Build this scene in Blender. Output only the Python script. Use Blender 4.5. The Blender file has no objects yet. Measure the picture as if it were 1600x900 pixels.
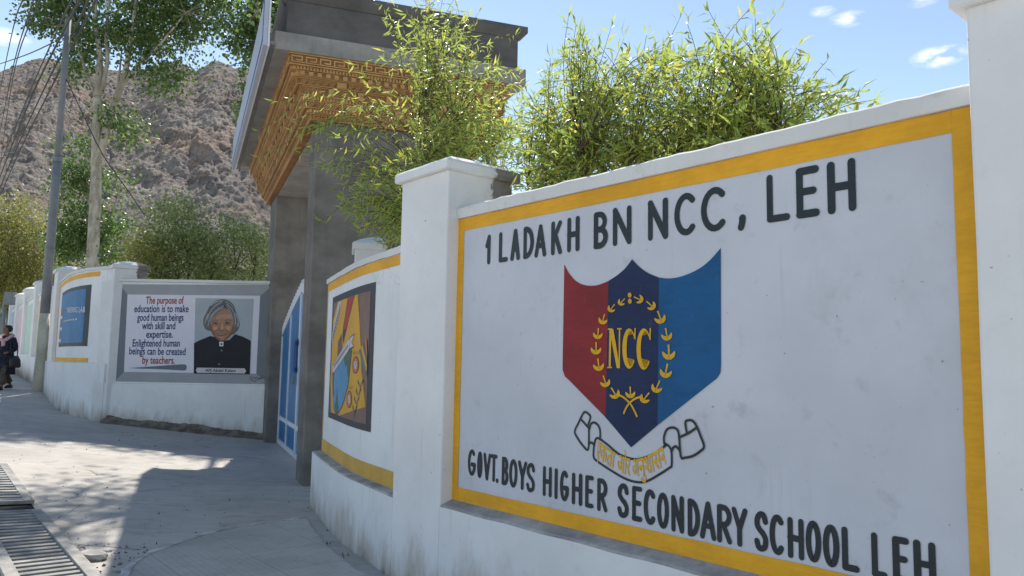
import bpy, bmesh, math, random
import numpy as np
from mathutils import Vector, Matrix
random.seed(7); rng = np.random.default_rng(11)
S = bpy.context.scene
COL = S.collection
R = math.radians

# ---------------------------------------------------------------- camera, sky, sun, exposure
CAM_H, PITCH, ROLL, FPX = 1.56, 5.7, 1.0, 1200.0
_p, _r = R(PITCH), R(ROLL)
CF = Vector((0, math.cos(_p), math.sin(_p)))
_R0, _U0 = Vector((1, 0, 0)), Vector((0, -math.sin(_p), math.cos(_p)))
CR = math.cos(_r) * _R0 + math.sin(_r) * _U0
CU = math.cos(_r) * _U0 - math.sin(_r) * _R0
cam = bpy.data.cameras.new('camera'); camo = bpy.data.objects.new('camera', cam); COL.objects.link(camo)
camo.matrix_world = Matrix(((CR.x, CU.x, -CF.x, 0), (CR.y, CU.y, -CF.y, 0), (CR.z, CU.z, -CF.z, CAM_H), (0, 0, 0, 1)))
cam.sensor_width = 36; cam.lens = 36 * FPX / 1600; cam.clip_start = 0.05; cam.clip_end = 6000
S.camera = camo

SUN = Vector((-0.2, 1.0, 1.1)).normalized()
SUN_EL = math.asin(SUN.z); SUN_AZ = math.atan2(SUN.x, SUN.y)
w = bpy.data.worlds.new('World'); S.world = w; w.use_nodes = True
wn, wl = w.node_tree.nodes, w.node_tree.links
bg = wn['Background']; bg.inputs['Strength'].default_value = 0.15
sky = wn.new('ShaderNodeTexSky'); sky.sky_type = 'NISHITA'; sky.sun_disc = False
sky.sun_elevation = SUN_EL; sky.sun_rotation = SUN_AZ
sky.altitude = 3200; sky.air_density = 1.15; sky.dust_density = 0.6; sky.ozone_density = 1.6
# small fair-weather clouds in the sky
def wnode(t, **k):
    n = wn.new(t)
    for a, b in k.items(): setattr(n, a, b)
    return n
tc = wnode('ShaderNodeTexCoord')
cl_noise = wnode('ShaderNodeTexNoise'); cl_noise.inputs['Scale'].default_value = 34; cl_noise.inputs['Detail'].default_value = 7; cl_noise.inputs['Roughness'].default_value = .55
cl_map = wnode('ShaderNodeMapping'); cl_map.inputs['Scale'].default_value = (1, 1, 2.6)
wl.new(tc.outputs['Generated'], cl_map.inputs[0]); wl.new(cl_map.outputs[0], cl_noise.inputs['Vector'])
CLOUDS = [((0.47, .86, .305), .034), ((.385, .87, .345), .022), ((-.62, .80, .30), .04), ((.36, .87, .355), .016)]
acc = None
mask_sum = None
CLOUD_SLOT = []
sky_mix = wnode('ShaderNodeMix', data_type='RGBA')
wl.new(sky.outputs[0], sky_mix.inputs['A']); sky_mix.inputs['B'].default_value = (9.0, 9.2, 9.6, 1)
S.view_settings.view_transform = 'Standard'; S.view_settings.look = 'None'
S.view_settings.exposure = 0.74; S.view_settings.gamma = 1; S.view_settings.use_curve_mapping = False
sl = bpy.data.lights.new('sun', 'SUN'); sl.energy = 4.1; sl.angle = R(0.53); sl.color = (1, .95, .87)
so = bpy.data.objects.new('sun', sl); COL.objects.link(so); so.rotation_euler = SUN.to_track_quat('Z', 'Y').to_euler()
S.cycles.max_bounces = 6; S.cycles.diffuse_bounces = 4; S.cycles.glossy_bounces = 2; S.cycles.transmission_bounces = 3
S.cycles.transparent_max_bounces = 4; S.cycles.use_denoising = True; S.cycles.caustics_reflective = False; S.cycles.caustics_refractive = False

# ---------------------------------------------------------------- survey helpers (points measured on the site)
def ray(px, py):
    d = CR * ((px - 800) / FPX) - CU * ((py - 450) / FPX) + CF
    return d / d.y
CAMP = Vector((0, 0, CAM_H))
def at(px, py, Y): return CAMP + ray(px, py) * Y
def gz(X, Y=0):                                            # the street climbs to the left
    if X < -12: return .769 + .030 * (-12 - max(X, -40))
    a = (-3.9 - X) / .5
    return .04 + .045 * (a if a > 30 else math.log1p(math.exp(a)))
def on_ground(px, py, dz=0):
    d = ray(px, py); lo, hi = .5, 200
    for _ in range(60):
        m = (lo + hi) / 2; p = CAMP + d * m
        if p.z > gz(p.x) + dz: lo = m
        else: hi = m
    return CAMP + d * lo

# clouds: small puffs at fixed directions
def cloud_dir(px, py): return ray(px, py).normalized()
for (px, py, rad, amp) in ((1468, 88, .034, .85), (1325, 30, .026, .6), (1285, 18, .018, .5), (4, 58, .030, .8), (1440, 2, .02, .4)):
    dv = cloud_dir(px, py)
    sub = wnode('ShaderNodeVectorMath', operation='SUBTRACT'); wl.new(tc.outputs['Generated'], sub.inputs[0]); sub.inputs[1].default_value = dv
    scl = wnode('ShaderNodeVectorMath', operation='MULTIPLY'); wl.new(sub.outputs[0], scl.inputs[0]); scl.inputs[1].default_value = (1, 1, 2.6)
    ln = wnode('ShaderNodeVectorMath', operation='LENGTH'); wl.new(scl.outputs[0], ln.inputs[0])
    mr = wnode('ShaderNodeMapRange'); mr.inputs[1].default_value = 0; mr.inputs[2].default_value = rad; mr.inputs[3].default_value = amp; mr.inputs[4].default_value = 0
    wl.new(ln.outputs['Value'], mr.inputs[0])
    if acc is None: acc = mr.outputs[0]
    else:
        mx = wnode('ShaderNodeMath', operation='MAXIMUM'); wl.new(acc, mx.inputs[0]); wl.new(mr.outputs[0], mx.inputs[1]); acc = mx.outputs[0]
nr = wnode('ShaderNodeMapRange'); nr.inputs[1].default_value = .38; nr.inputs[2].default_value = .66; wl.new(cl_noise.outputs['Fac'], nr.inputs[0])
cm = wnode('ShaderNodeMath', operation='MULTIPLY'); wl.new(acc, cm.inputs[0]); wl.new(nr.outputs[0], cm.inputs[1])
c2 = wnode('ShaderNodeMapRange'); c2.inputs[1].default_value = .02; c2.inputs[2].default_value = .75; wl.new(cm.outputs[0], c2.inputs[0])
warm = wnode('ShaderNodeMix', data_type='RGBA', blend_type='MULTIPLY'); warm.inputs['Factor'].default_value = 1; warm.inputs['B'].default_value = (1.10, .965, .80, 1)
c3 = wnode('ShaderNodeMath', operation='MULTIPLY'); wl.new(c2.outputs[0], c3.inputs[0]); c3.inputs[1].default_value = .7; wl.new(c3.outputs[0], sky_mix.inputs['Factor']); wl.new(sky_mix.outputs['Result'], warm.inputs['A']); wl.new(warm.outputs['Result'], bg.inputs['Color'])

# ---------------------------------------------------------------- materials
class NT:
    def __init__(s, name):
        s.m = bpy.data.materials.new(name); s.m.use_nodes = True; s.t = s.m.node_tree
        s.b = s.t.nodes['Principled BSDF']; s.out = s.t.nodes['Material Output']
    def n(s, t, ins=None, **k):
        x = s.t.nodes.new(t)
        for a, b in k.items(): setattr(x, a, b)
        for a, b in (ins or {}).items(): s.set(x, a, b)
        return x
    def set(s, x, a, b):
        if isinstance(b, bpy.types.NodeSocket): s.t.links.new(b, x.inputs[a])
        else: x.inputs[a].default_value = b
    def obj(s): return s.n('ShaderNodeTexCoord').outputs['Object']
    def pos(s): return s.n('ShaderNodeNewGeometry').outputs['Position']
    def noise(s, vec, scale, detail=4, rough=.55, stretch=None):
        if stretch: vec = s.n('ShaderNodeMapping', {0: vec, 'Scale': stretch}).outputs[0]
        return s.n('ShaderNodeTexNoise', {'Vector': vec, 'Scale': scale, 'Detail': detail, 'Roughness': rough}).outputs['Fac']
    def ramp(s, f, a, b, lo=0., hi=1.):
        return s.n('ShaderNodeMapRange', {0: f, 1: a, 2: b, 3: lo, 4: hi}, interpolation_type='SMOOTHSTEP').outputs[0]
    def mix(s, f, a, b):
        x = s.n('ShaderNodeMix', data_type='RGBA')
        s.set(x, 'Factor', f)
        for k, v in (('A', a), ('B', b)):
            s.set(x, k, v if isinstance(v, bpy.types.NodeSocket) else (*v, 1))
        return x.outputs['Result']
    def math(s, op, a, b=0.):
        return s.n('ShaderNodeMath', {0: a, 1: b}, operation=op).outputs[0]
    def bump(s, h, strength=.3, dist=.01):
        s.set(s.b, 'Normal', s.n('ShaderNodeBump', {'Height': h, 'Strength': strength, 'Distance': dist}).outputs[0])
    def fin(s, col=None, rough=.85, spec=.25, metal=0.):
        if col is not None: s.set(s.b, 'Base Color', col if isinstance(col, bpy.types.NodeSocket) else (*col, 1))
        s.set(s.b, 'Roughness', rough); s.b.inputs['Specular IOR Level'].default_value = spec; s.b.inputs['Metallic'].default_value = metal
        return s.m

def limewash(name, col, splash=True, smudge=.5, raw=False):
    k = NT(name); p = k.pos(); o = k.obj()
    big = k.noise(p, 1.3, 5, .6); fine = k.noise(p, 60, 4, .6); mid = k.noise(p, 7, 6, .65)
    c = k.mix(k.ramp(big, .3, .7), tuple(x * .93 for x in col), tuple(min(1, x * 1.05) for x in col))
    c = k.mix(k.math('MULTIPLY', k.ramp(mid, .56, .78), smudge), c, tuple(x * .68 for x in col))
    streak = k.noise(p, 1.0, 3, .6, (22, 22, .8))
    gate = k.ramp(k.noise(p, 1.7, 3), .45, .65)
    c = k.mix(k.math('MULTIPLY', k.math('MULTIPLY', k.ramp(streak, .56, .7), gate), .30), c, (.42, .40, .38))
    spots = k.noise(p, 38, 2, .5)
    c = k.mix(k.math('MULTIPLY', k.ramp(spots, .74, .78), .7), c, (.22, .2, .19))
    cr = k.n('ShaderNodeTexVoronoi', {'Vector': k.n('ShaderNodeMix', {'Factor': .16, 'A': p, 'B': k.n('ShaderNodeTexNoise', {'Vector': p, 'Scale': 3.5, 'Detail': 5.}).outputs['Color']}, data_type='VECTOR').outputs['Result'], 'Scale': 1.1}, feature='DISTANCE_TO_EDGE').outputs['Distance']
    c = k.mix(k.math('MULTIPLY', k.math('MULTIPLY', k.ramp(cr, .0045, .001), k.ramp(k.noise(p, .9, 3), .56, .64)), .28), c, (.38, .36, .35))
    blot = k.noise(p, 2.4, 7, .72, (1, 1, .8))
    c = k.mix(k.math('MULTIPLY', k.ramp(blot, .57, .72), .16 + .10 * smudge), c, tuple(x * .74 for x in col))
    if splash:
        z = k.n('ShaderNodeSeparateXYZ', {0: p}).outputs; lift = k.math('MULTIPLY', k.math('ADD', z[0], 3.9), -.09)
        lift = k.math('MAXIMUM', lift, 0.)
        zz = k.math('SUBTRACT', k.math('SUBTRACT', z[2], lift), k.math('MULTIPLY', k.math('SUBTRACT', k.noise(p, 5, 5, .65, (1, 1, .35)), .5), .9))
        c = k.mix(k.ramp(zz, .42, .02, 0, .72), c, (.40, .33, .26))
        c = k.mix(k.ramp(zz, .10, -.12, 0, .8), c, (.16, .13, .11))
    if raw:                                                # rear of the side face was never painted
        xyz = k.n('ShaderNodeSeparateXYZ', {0: o}).outputs
        e = k.math('ADD', xyz[1], k.math('MULTIPLY', k.math('SUBTRACT', k.noise(o, 14, 5, .7), .5), .14))
        cem = k.mix(k.ramp(mid, .35, .65), (.17, .155, .14), (.27, .25, .23))
        c = k.mix(k.ramp(e, .375, .395), c, cem)
    k.bump(k.math('ADD', k.math('MULTIPLY', mid, .6), k.math('ADD', k.math('MULTIPLY', fine, .25), k.math('MULTIPLY', big, 1.2))), .35, .012)
    return k.fin(c, .9, .2)

def paint(name, col, var=.14, rough=.6, wear=.25, spec=.3):
    k = NT(name); p = k.pos()
    a = k.noise(p, 3.0, 6, .65); b = k.noise(p, 30, 4, .6, (1, 1, .5)); br_ = k.noise(p, 9, 5, .7, (1, 1, 7))
    c = k.mix(k.ramp(k.math('ADD', k.math('MULTIPLY', a, .6), k.math('MULTIPLY', br_, .4)), .36, .64), tuple(x * (1 - var) for x in col), tuple(min(1, x * (1 + var)) for x in col))
    c = k.mix(k.math('MULTIPLY', k.ramp(b, .6, .8), wear), c, tuple(.6 * x + .10 for x in col))
    k.bump(b, .15, .004)
    return k.fin(c, rough, spec)

def concrete(name, lo, hi, sc=1.6, bump=.3, stain=(.10, .10, .10)):
    k = NT(name); p = k.pos()
    a = k.noise(p, sc, 7, .62, (1, 1, 1.6)); b = k.noise(p, 25, 5, .65); s = k.noise(p, 1.1, 5, .6, (5, 5, .6))
    c = k.mix(k.ramp(a, .3, .72), lo, hi)
    c = k.mix(k.math('MULTIPLY', k.ramp(s, .5, .75), .45), c, stain)
    c = k.mix(k.math('MULTIPLY', k.ramp(b, .55, .8), .35), c, tuple(x * .6 for x in lo))
    k.bump(k.math('ADD', b, k.math('MULTIPLY', a, 1.5)), bump, .01)
    return k.fin(c, .92, .15)

M = {}
M['white'] = limewash('limewash_white', (.74, .745, .75))
M['white_clean'] = limewash('limewash_upper', (.75, .755, .76), splash=False, smudge=.35)
M['pillar'] = limewash('limewash_pillar', (.75, .75, .755), splash=True, smudge=.25, raw=True)
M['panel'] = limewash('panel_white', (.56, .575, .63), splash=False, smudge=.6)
M['coping'] = limewash('coping_plaster', (.66, .66, .65), splash=False, smudge=.6)
M['yellow'] = paint('yellow_paint', (.74, .37, .018), .12)
M['ochre'] = paint('ochre_paint', (.60, .36, .07), .12)
M['ink'] = paint('slate_black_paint', (.020, .028, .036), .2, .45)
M['red'] = paint('shield_red', (.225, .018, .022), .14)
M['navy'] = paint('shield_navy', (.010, .022, .075), .2)
M['blue'] = paint('shield_blue', (.004, .085, .225), .14)
M['gold'] = paint('gold_paint', (.66, .37, .012), .10)
M['raw'] = concrete('grey_concrete', (.135, .125, .112), (.225, .212, .195))
M['raw_dark'] = concrete('dark_concrete', (.085, .082, .08), (.145, .14, .135))
M['raw_pale'] = concrete('pale_concrete', (.24, .23, .215), (.33, .32, .30), 2.2)
M['footing'] = concrete('rubble_footing', (.10, .085, .07), (.26, .22, .18), 6, .8)
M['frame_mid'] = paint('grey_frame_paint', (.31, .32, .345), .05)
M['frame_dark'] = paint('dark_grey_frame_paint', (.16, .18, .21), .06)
M['poster_white'] = paint('poster_white', (.66, .65, .72), .03)
M['txt_red'] = paint('text_red', (.33, .018, .022), .08)
M['txt_blue'] = paint('text_blue', (.012, .040, .15), .1)
M['slate'] = paint('slate_grey_blue', (.12, .16, .20), .08)
M['photo_bg'] = paint('portrait_backdrop', (.36, .40, .43), .05)
M['jacket'] = paint('portrait_jacket', (.012, .013, .020), .2)
M['skin'] = paint('portrait_skin', (.36, .19, .12), .10)
M['skin_dk'] = paint('portrait_skin_dark', (.21, .10, .062), .12)
M['hair'] = paint('portrait_hair', (.13, .13, .135), .25)
M['hair_lt'] = paint('portrait_hair_light', (.34, .34, .35), .15)
M['skin_lt'] = paint('portrait_skin_light', (.47, .275, .19), .08)
M['teeth'] = paint('portrait_teeth', (.30, .24, .20), .05)
M['poster_blue'] = paint('poster_blue', (.035, .17, .36), .15)
M['poster_brown'] = paint('poster_brown', (.20, .125, .10), .15)
M['poster_yel'] = paint('poster_yellow', (.62, .33, .035), .08)
M['poster_red'] = paint('poster_red', (.36, .05, .035), .1)
M['earth_blue'] = paint('earth_blue', (.10, .27, .46), .12)
M['earth_green'] = paint('earth_green', (.075, .13, .10), .12)
M['poster_ora'] = paint('poster_orange', (.52, .17, .045), .1)
M['poster_dk'] = paint('poster_dark_edge', (.045, .050, .060), .1)
M['poster_pale'] = paint('poster_pale', (.55, .52, .55), .05)
M['cream'] = paint('cream_panel', (.66, .54, .34), .06)
M['mint'] = paint('mint_panel', (.46, .62, .52), .06)
M['pink'] = paint('pink_panel', (.70, .48, .52), .06)
M['sky_panel'] = paint('pale_blue_panel', (.36, .46, .58), .06)
M['gate_blue'] = paint('gate_blue', (.014, .15, .36), .16, .35, .2, .5)
M['gate_blue_dk'] = paint('gate_blue_dark', (.005, .055, .22), .12, .35, .2, .5)
M['gate_white'] = paint('gate_white', (.66, .68, .72), .05, .45)
M['sign_face'] = paint('signboard_face', (.42, .46, .55), .05, .4)
M['sign_line'] = paint('signboard_blue_line', (.02, .06, .36), .1, .4)
M['metal'] = paint('galvanised_pole', (.19, .20, .21), .15, .55, .4)
M['pole_paint'] = paint('pole_whitewash', (.46, .44, .37), .2, .8, .5)
M['wire'] = paint('cable_black', (.03, .03, .033), .1, .6)
M['sign_blue'] = paint('road_sign_blue', (.01, .17, .42), .08, .4)
M['grate'] = concrete('grate_whitewash', (.26, .25, .235), (.46, .44, .41), 5, .3, (.18, .165, .15))
M['dark'] = paint('drain_dirt_shade', (.02, .019, .018), .2, .95)
M['ledge'] = concrete('dusty_ledge', (.30, .29, .28), (.52, .51, .49), 5, .4, (.2, .19, .18))
M['kerb'] = concrete('kerb_white', (.30, .29, .27), (.72, .71, .69), 7, .4, (.24, .23, .21))

def wood_mat():
    k = NT('carved_wood'); p = k.pos()
    a = k.noise(p, 2.5, 5, .6); g = k.noise(p, 9, 6, .6, (1, 1, 6))
    c = k.mix(k.ramp(a, .3, .7), (.40, .215, .075), (.56, .34, .14))
    c = k.mix(k.math('MULTIPLY', k.ramp(g, .45, .75), .45), c, (.24, .115, .038))
    k.bump(g, .3, .006)
    return k.fin(c, .5, .35)
M['wood'] = wood_mat()
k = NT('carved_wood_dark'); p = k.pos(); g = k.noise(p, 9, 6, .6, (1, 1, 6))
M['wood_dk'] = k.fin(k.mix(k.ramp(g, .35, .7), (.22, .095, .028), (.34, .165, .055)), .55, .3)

def ground_mat():
    k = NT('street_concrete'); p = k.pos()
    a = k.noise(p, .55, 6, .6); b = k.noise(p, 4, 7, .68); f = k.noise(p, 90, 4, .65); drag = k.noise(p, 1.6, 6, .65, (1, 5, 1))
    c = k.mix(k.ramp(a, .3, .7), (.40, .375, .34), (.53, .495, .45))
    c = k.mix(k.math('MULTIPLY', k.ramp(drag, .42, .7), .55), c, (.58, .545, .495))
    c = k.mix(k.math('MULTIPLY', k.ramp(b, .5, .72), .6), c, (.30, .27, .24))
    c = k.mix(k.math('MULTIPLY', k.ramp(f, .60, .75), .45), c, (.14, .13, .12))
    v = k.n('ShaderNodeTexVoronoi', {'Vector': k.n('ShaderNodeMix', {'Factor': .12, 'A': p, 'B': k.n('ShaderNodeTexNoise', {'Vector': p, 'Scale': 2.5}).outputs['Color']}, data_type='VECTOR').outputs['Result'], 'Scale': .45}, feature='DISTANCE_TO_EDGE').outputs['Distance']
    c = k.mix(k.math('MULTIPLY', k.math('MULTIPLY', k.ramp(v, .006, .0), k.ramp(k.noise(p, 1.3, 3), .5, .6)), .7), c, (.10, .09, .085))
    peb = k.n('ShaderNodeTexVoronoi', {'Vector': p, 'Scale': 14.}).outputs['Distance']
    c = k.mix(k.math('MULTIPLY', k.ramp(peb, .07, .03), k.ramp(k.noise(p, 2.1, 3), .52, .62)), c, (.13, .11, .10))
    k.bump(k.math('ADD', k.math('MULTIPLY', f, .4), k.math('ADD', b, k.math('MULTIPLY', drag, .8))), .5, .02)
    return k.fin(c, .93, .12)
M['ground'] = ground_mat()
def tile_mat():
    k = NT('footpath_tiles'); p = k.pos()
    mp = k.n('ShaderNodeMapping', {0: p, 'Rotation': (0, 0, R(50))}).outputs[0]
    br = k.n('ShaderNodeTexBrick', {'Vector': mp, 'Scale': 1.0, 'Mortar Size': .006, 'Mortar Smooth': .3, 'Brick Width': .6, 'Row Height': .6}, offset=0.)
    g = br.outputs['Fac']
    sub = k.n('ShaderNodeTexBrick', {'Vector': mp, 'Scale': 1.0, 'Mortar Size': .005, 'Mortar Smooth': .4, 'Brick Width': .6, 'Row Height': .05}, offset=0.).outputs['Fac']
    a = k.noise(p, 1.4, 6, .6); b = k.noise(p, 11, 6, .65)
    c = k.mix(k.ramp(a, .3, .7), (.43, .405, .37), (.54, .51, .465))
    c = k.mix(k.math('MULTIPLY', k.ramp(b, .5, .75), .4), c, (.29, .265, .24))
    c = k.mix(k.math('MULTIPLY', g, .32), c, (.26, .245, .225))
    c = k.mix(k.math('MULTIPLY', sub, .14), c, (.2, .19, .175))
    k.bump(k.math('SUBTRACT', b, k.math('ADD', k.math('MULTIPLY', g, 1.5), k.math('MULTIPLY', sub, .5))), .4, .01)
    return k.fin(c, .92, .12)
M['tiles'] = tile_mat()
def mountain_mat():
    k = NT('bare_rock'); p = k.pos()
    a = k.noise(p, .006, 8, .6); b = k.noise(p, .05, 8, .7); s = k.noise(p, .016, 7, .65, (1, 1, 2.5)); f = k.noise(p, .25, 6, .7)
    c = k.mix(k.ramp(a, .35, .65), (.33, .28, .245), (.41, .345, .30))
    c = k.mix(k.math('MULTIPLY', k.ramp(s, .52, .62), .7), c, (.44, .29, .205))
    c = k.mix(k.math('MULTIPLY', k.ramp(b, .5, .7), .6), c, (.23, .195, .18))
    c = k.mix(k.math('MULTIPLY', k.ramp(f, .52, .66), .6), c, (.52, .455, .40)); c = k.mix(k.math('MULTIPLY', k.ramp(f, .46, .36), .6), c, (.17, .145, .135))
    vo = k.n('ShaderNodeTexVoronoi', {'Vector': k.n('ShaderNodeMapping', {0: p, 'Rotation': (.5, .4, .6), 'Scale': (1, .35, 1)}).outputs[0], 'Scale': .16}, feature='F1').outputs['Distance']
    f2 = k.noise(k.n('ShaderNodeMapping', {0: p, 'Rotation': (.3, .2, -.55)}).outputs[0], .09, 7, .7, (1, .22, 1))
    c = k.mix(k.math('MULTIPLY', k.ramp(f2, .54, .64), .6), c, (.50, .44, .39)); c = k.mix(k.math('MULTIPLY', k.ramp(f2, .48, .39), .65), c, (.18, .152, .14))
    g2 = k.noise(p, .55, 5, .7, (1, 1, .7)); c = k.mix(k.math('MULTIPLY', k.ramp(g2, .53, .62), .55), c, (.52, .46, .41)); c = k.mix(k.math('MULTIPLY', k.ramp(g2, .46, .37), .6), c, (.15, .13, .122))
    k.bump(k.math('ADD', k.math('ADD', k.math('MULTIPLY', b, .35), k.math('MULTIPLY', f2, 1.5)), k.math('ADD', k.math('MULTIPLY', f, .7), k.math('MULTIPLY', vo, .3))), 1., 6.)
    return k.fin(c, .95, .1)
M['mountain'] = mountain_mat()
def leaf_mat(name, dark, mid, light, trans=.45, rough=.42, spec=.5):
    k = NT(name); at_ = k.n('ShaderNodeAttribute', attribute_name='tint').outputs['Fac']
    c = k.mix(k.ramp(at_, 0., .6), dark, mid); c = k.mix(k.ramp(at_, .80, 1.), c, light)
    k.fin(c, rough, spec)
    tr = k.n('ShaderNodeBsdfTranslucent', {'Color': c}).outputs[0]
    mx = k.n('ShaderNodeMixShader', {0: trans, 1: k.b.outputs[0], 2: tr}).outputs[0]
    k.t.links.new(mx, k.out.inputs['Surface']); return k.m
M['willow'] = leaf_mat('willow_leaf', (.24, .33, .07), (.42, .50, .12), (.66, .58, .10), .64, .28)
M['poplar'] = leaf_mat('poplar_leaf', (.06, .11, .034), (.11, .18, .05), (.23, .30, .08), .52)
M['dark_leaf'] = leaf_mat('sapling_leaf', (.055, .115, .028), (.11, .19, .045), (.24, .33, .09), .52)
M['yel_leaf'] = leaf_mat('yellowing_leaf', (.15, .17, .04), (.28, .28, .07), (.44, .39, .11), .52)
M['grey_leaf'] = leaf_mat('dusty_leaf', (.15, .20, .07), (.27, .33, .12), (.42, .45, .18), .6)
def bark_mat(name, lo, hi):
    k = NT(name); p = k.pos(); a = k.noise(p, 6, 6, .65, (1, 1, .35)); k.bump(a, .6, .02)
    return k.fin(k.mix(k.ramp(a, .35, .7), lo, hi), .9, .15)
M['bark_pale'] = bark_mat('pale_bark', (.27, .24, .19), (.50, .46, .38))
M['bark_twig'] = bark_mat('twig_bark', (.07, .055, .035), (.14, .10, .06))

# ---------------------------------------------------------------- mesh helpers
def thing(name, label, cat, loc=(0, 0, 0), rz=0., group=None):
    o = bpy.data.objects.new(name, None); COL.objects.link(o); o.location = loc; o.rotation_euler = (0, 0, rz)
    o.empty_display_size = .2; o['label'] = label; o['category'] = cat
    if group: o['group'] = group
    return o
def tag(o, label, cat, group=None):
    o['label'] = label; o['category'] = cat
    if group: o['group'] = group
    return o
def root_loc(p):
    v = Vector((0, 0, 0))
    while p is not None: v = v + Vector(p.location); p = p.parent
    return v
class MB:
    def __init__(s): s.v = []; s.f = []; s.mi = []; s.mats = []
    def mat(s, m):
        if m not in s.mats: s.mats.append(m)
        return s.mats.index(m)
    def add(s, vs, fs, m=None):
        b = len(s.v); s.v += [tuple(x) for x in vs]; i = s.mat(m) if m is not None else 0
        for f in fs: s.f.append(tuple(b + q for q in f)); s.mi.append(i)
    def box(s, O, A, B, C, m=None):                        # corner and three edge vectors
        O, A, B, C = Vector(O), Vector(A), Vector(B), Vector(C)
        vs = [O, O + A, O + A + B, O + B, O + C, O + A + C, O + A + B + C, O + B + C]
        fs = [(0, 3, 2, 1), (4, 5, 6, 7), (0, 1, 5, 4), (1, 2, 6, 5), (2, 3, 7, 6), (3, 0, 4, 7)]
        if A.cross(B).dot(C) < 0: fs = [f[::-1] for f in fs]
        s.add(vs, fs, m)
    def tube(s, pts, rad, n=8, m=None, cap=True):
        pts = [Vector(p) for p in pts]; N = len(pts)
        if not isinstance(rad, (list, tuple)): rad = [rad] * N
        vs, fs = [], []
        up = Vector((0, 0, 1)); prev = None
        for i, p in enumerate(pts):
            t = (pts[min(i + 1, N - 1)] - pts[max(i - 1, 0)]).normalized()
            if prev is None:
                a = t.cross(up) if abs(t.z) < .95 else t.cross(Vector((1, 0, 0)))
            else: a = prev - t * prev.dot(t)
            a.normalize(); prev = a; b = t.cross(a)
            for j in range(n):
                q = 2 * math.pi * j / n; vs.append(p + (a * math.cos(q) + b * math.sin(q)) * rad[i])
        for i in range(N - 1):
            for j in range(n): fs.append((i * n + j, i * n + (j + 1) % n, (i + 1) * n + (j + 1) % n, (i + 1) * n + j))
        if cap: fs.append(tuple(range(n))[::-1]); fs.append(tuple((N - 1) * n + j for j in range(n)))
        s.add(vs, fs, m)
    def build(s, name, mat=None, parent=None, smooth=False, local=False, bevel=0., kind=None, jitter=0.):
        me = bpy.data.meshes.new(name); o = bpy.data.objects.new(name, me); COL.objects.link(o)
        off = Vector((0, 0, 0))
        if parent is not None: o.parent = parent
        if parent is not None and not local: off = root_loc(parent)
        if parent is None and not local and s.v and kind is None:
            a = np.array(s.v); off = Vector(((a[:, 0].min() + a[:, 0].max()) / 2, (a[:, 1].min() + a[:, 1].max()) / 2, a[:, 2].min())); o.location = off
        vs = [(x - off.x, y - off.y, z - off.z) for x, y, z in s.v]
        if jitter: vs = [(x + random.uniform(-1, 1) * jitter, y + random.uniform(-1, 1) * jitter, z + random.uniform(-1, 1) * jitter) for x, y, z in vs]
        me.from_pydata(vs, [], s.f); me.update()
        if mat is not None: me.materials.append(mat)
        else:
            for m in s.mats: me.materials.append(m)
            me.polygons.foreach_set('material_index', s.mi)
        if smooth: me.polygons.foreach_set('use_smooth', [True] * len(me.polygons))
        if bevel:
            bv = o.modifiers.new('soft_edges', 'BEVEL'); bv.width = bevel; bv.segments = 2; bv.limit_method = 'ANGLE'; bv.angle_limit = R(40)
        if kind: o['kind'] = kind
        return o
def dup(root, loc, rz, label, scale=None):
    r = root.copy(); COL.objects.link(r); r.location = loc; r.rotation_euler = (0, 0, rz); r['label'] = label
    if scale: r.scale = scale
    for ch in list(root.children):
        c = ch.copy(); COL.objects.link(c); c.parent = r
    return r

class Plane:                                               # a vertical wall face: u along, v up, w out of the face
    def __init__(s, O, U):
        s.O = Vector((O[0], O[1], 0)); s.U = Vector((U[0], U[1], 0)).normalized(); s.N = Vector((s.U.y, -s.U.x, 0))
    def p(s, u, v, w=0): return s.O + s.U * u + s.N * w + Vector((0, 0, v))
    def uv(s, px, py, w=0):
        d = ray(px, py); t = (s.O + s.N * w - CAMP).dot(s.N) / d.dot(s.N); q = CAMP + d * t
        return ((q - s.O).dot(s.U), q.z)
    cuts = ()
class Curved:                                              # a wall face that follows a plan curve
    def __init__(s, pts):
        s.P = [Vector((x, y, 0)) for x, y in pts]; s.S = [0.]
        for a, b in zip(s.P, s.P[1:]): s.S.append(s.S[-1] + (b - a).length)
        s.NN = []
        for i in range(len(s.P)):
            t = (s.P[min(i + 1, len(s.P) - 1)] - s.P[max(i - 1, 0)]).normalized(); s.NN.append(Vector((t.y, -t.x, 0)))
        s.cuts = tuple(s.S[1:-1])
    def p(s, u, v, w=0):
        i = 0
        while i < len(s.S) - 2 and u > s.S[i + 1]: i += 1
        f = (u - s.S[i]) / (s.S[i + 1] - s.S[i])
        n = (s.NN[i] * (1 - f) + s.NN[i + 1] * f).normalized()
        return s.P[i] * (1 - f) + s.P[i + 1] * f + n * w + Vector((0, 0, v))
    def uv(s, px, py, w=0):
        d = ray(px, py); best = None
        for i in range(len(s.P) - 1):
            a = s.P[i] + s.NN[i] * w; e = s.P[i + 1] + s.NN[i + 1] * w - a
            den = d.x * e.y - d.y * e.x
            if abs(den) < 1e-9: continue
            f = (a.x * d.y - a.y * d.x) / den
            lo = -9 if i == 0 else -1e-4; hi = 9 if i == len(s.P) - 2 else 1 + 1e-4
            t = (a + e * f).y / d.y
            if lo <= f <= hi and t > 0:
                q = CAMP + d * t; c = (t, (s.S[i] + f * (s.S[i + 1] - s.S[i]), q.z))
                if best is None or c[0] < best[0]: best = c
        return best[1]

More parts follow.
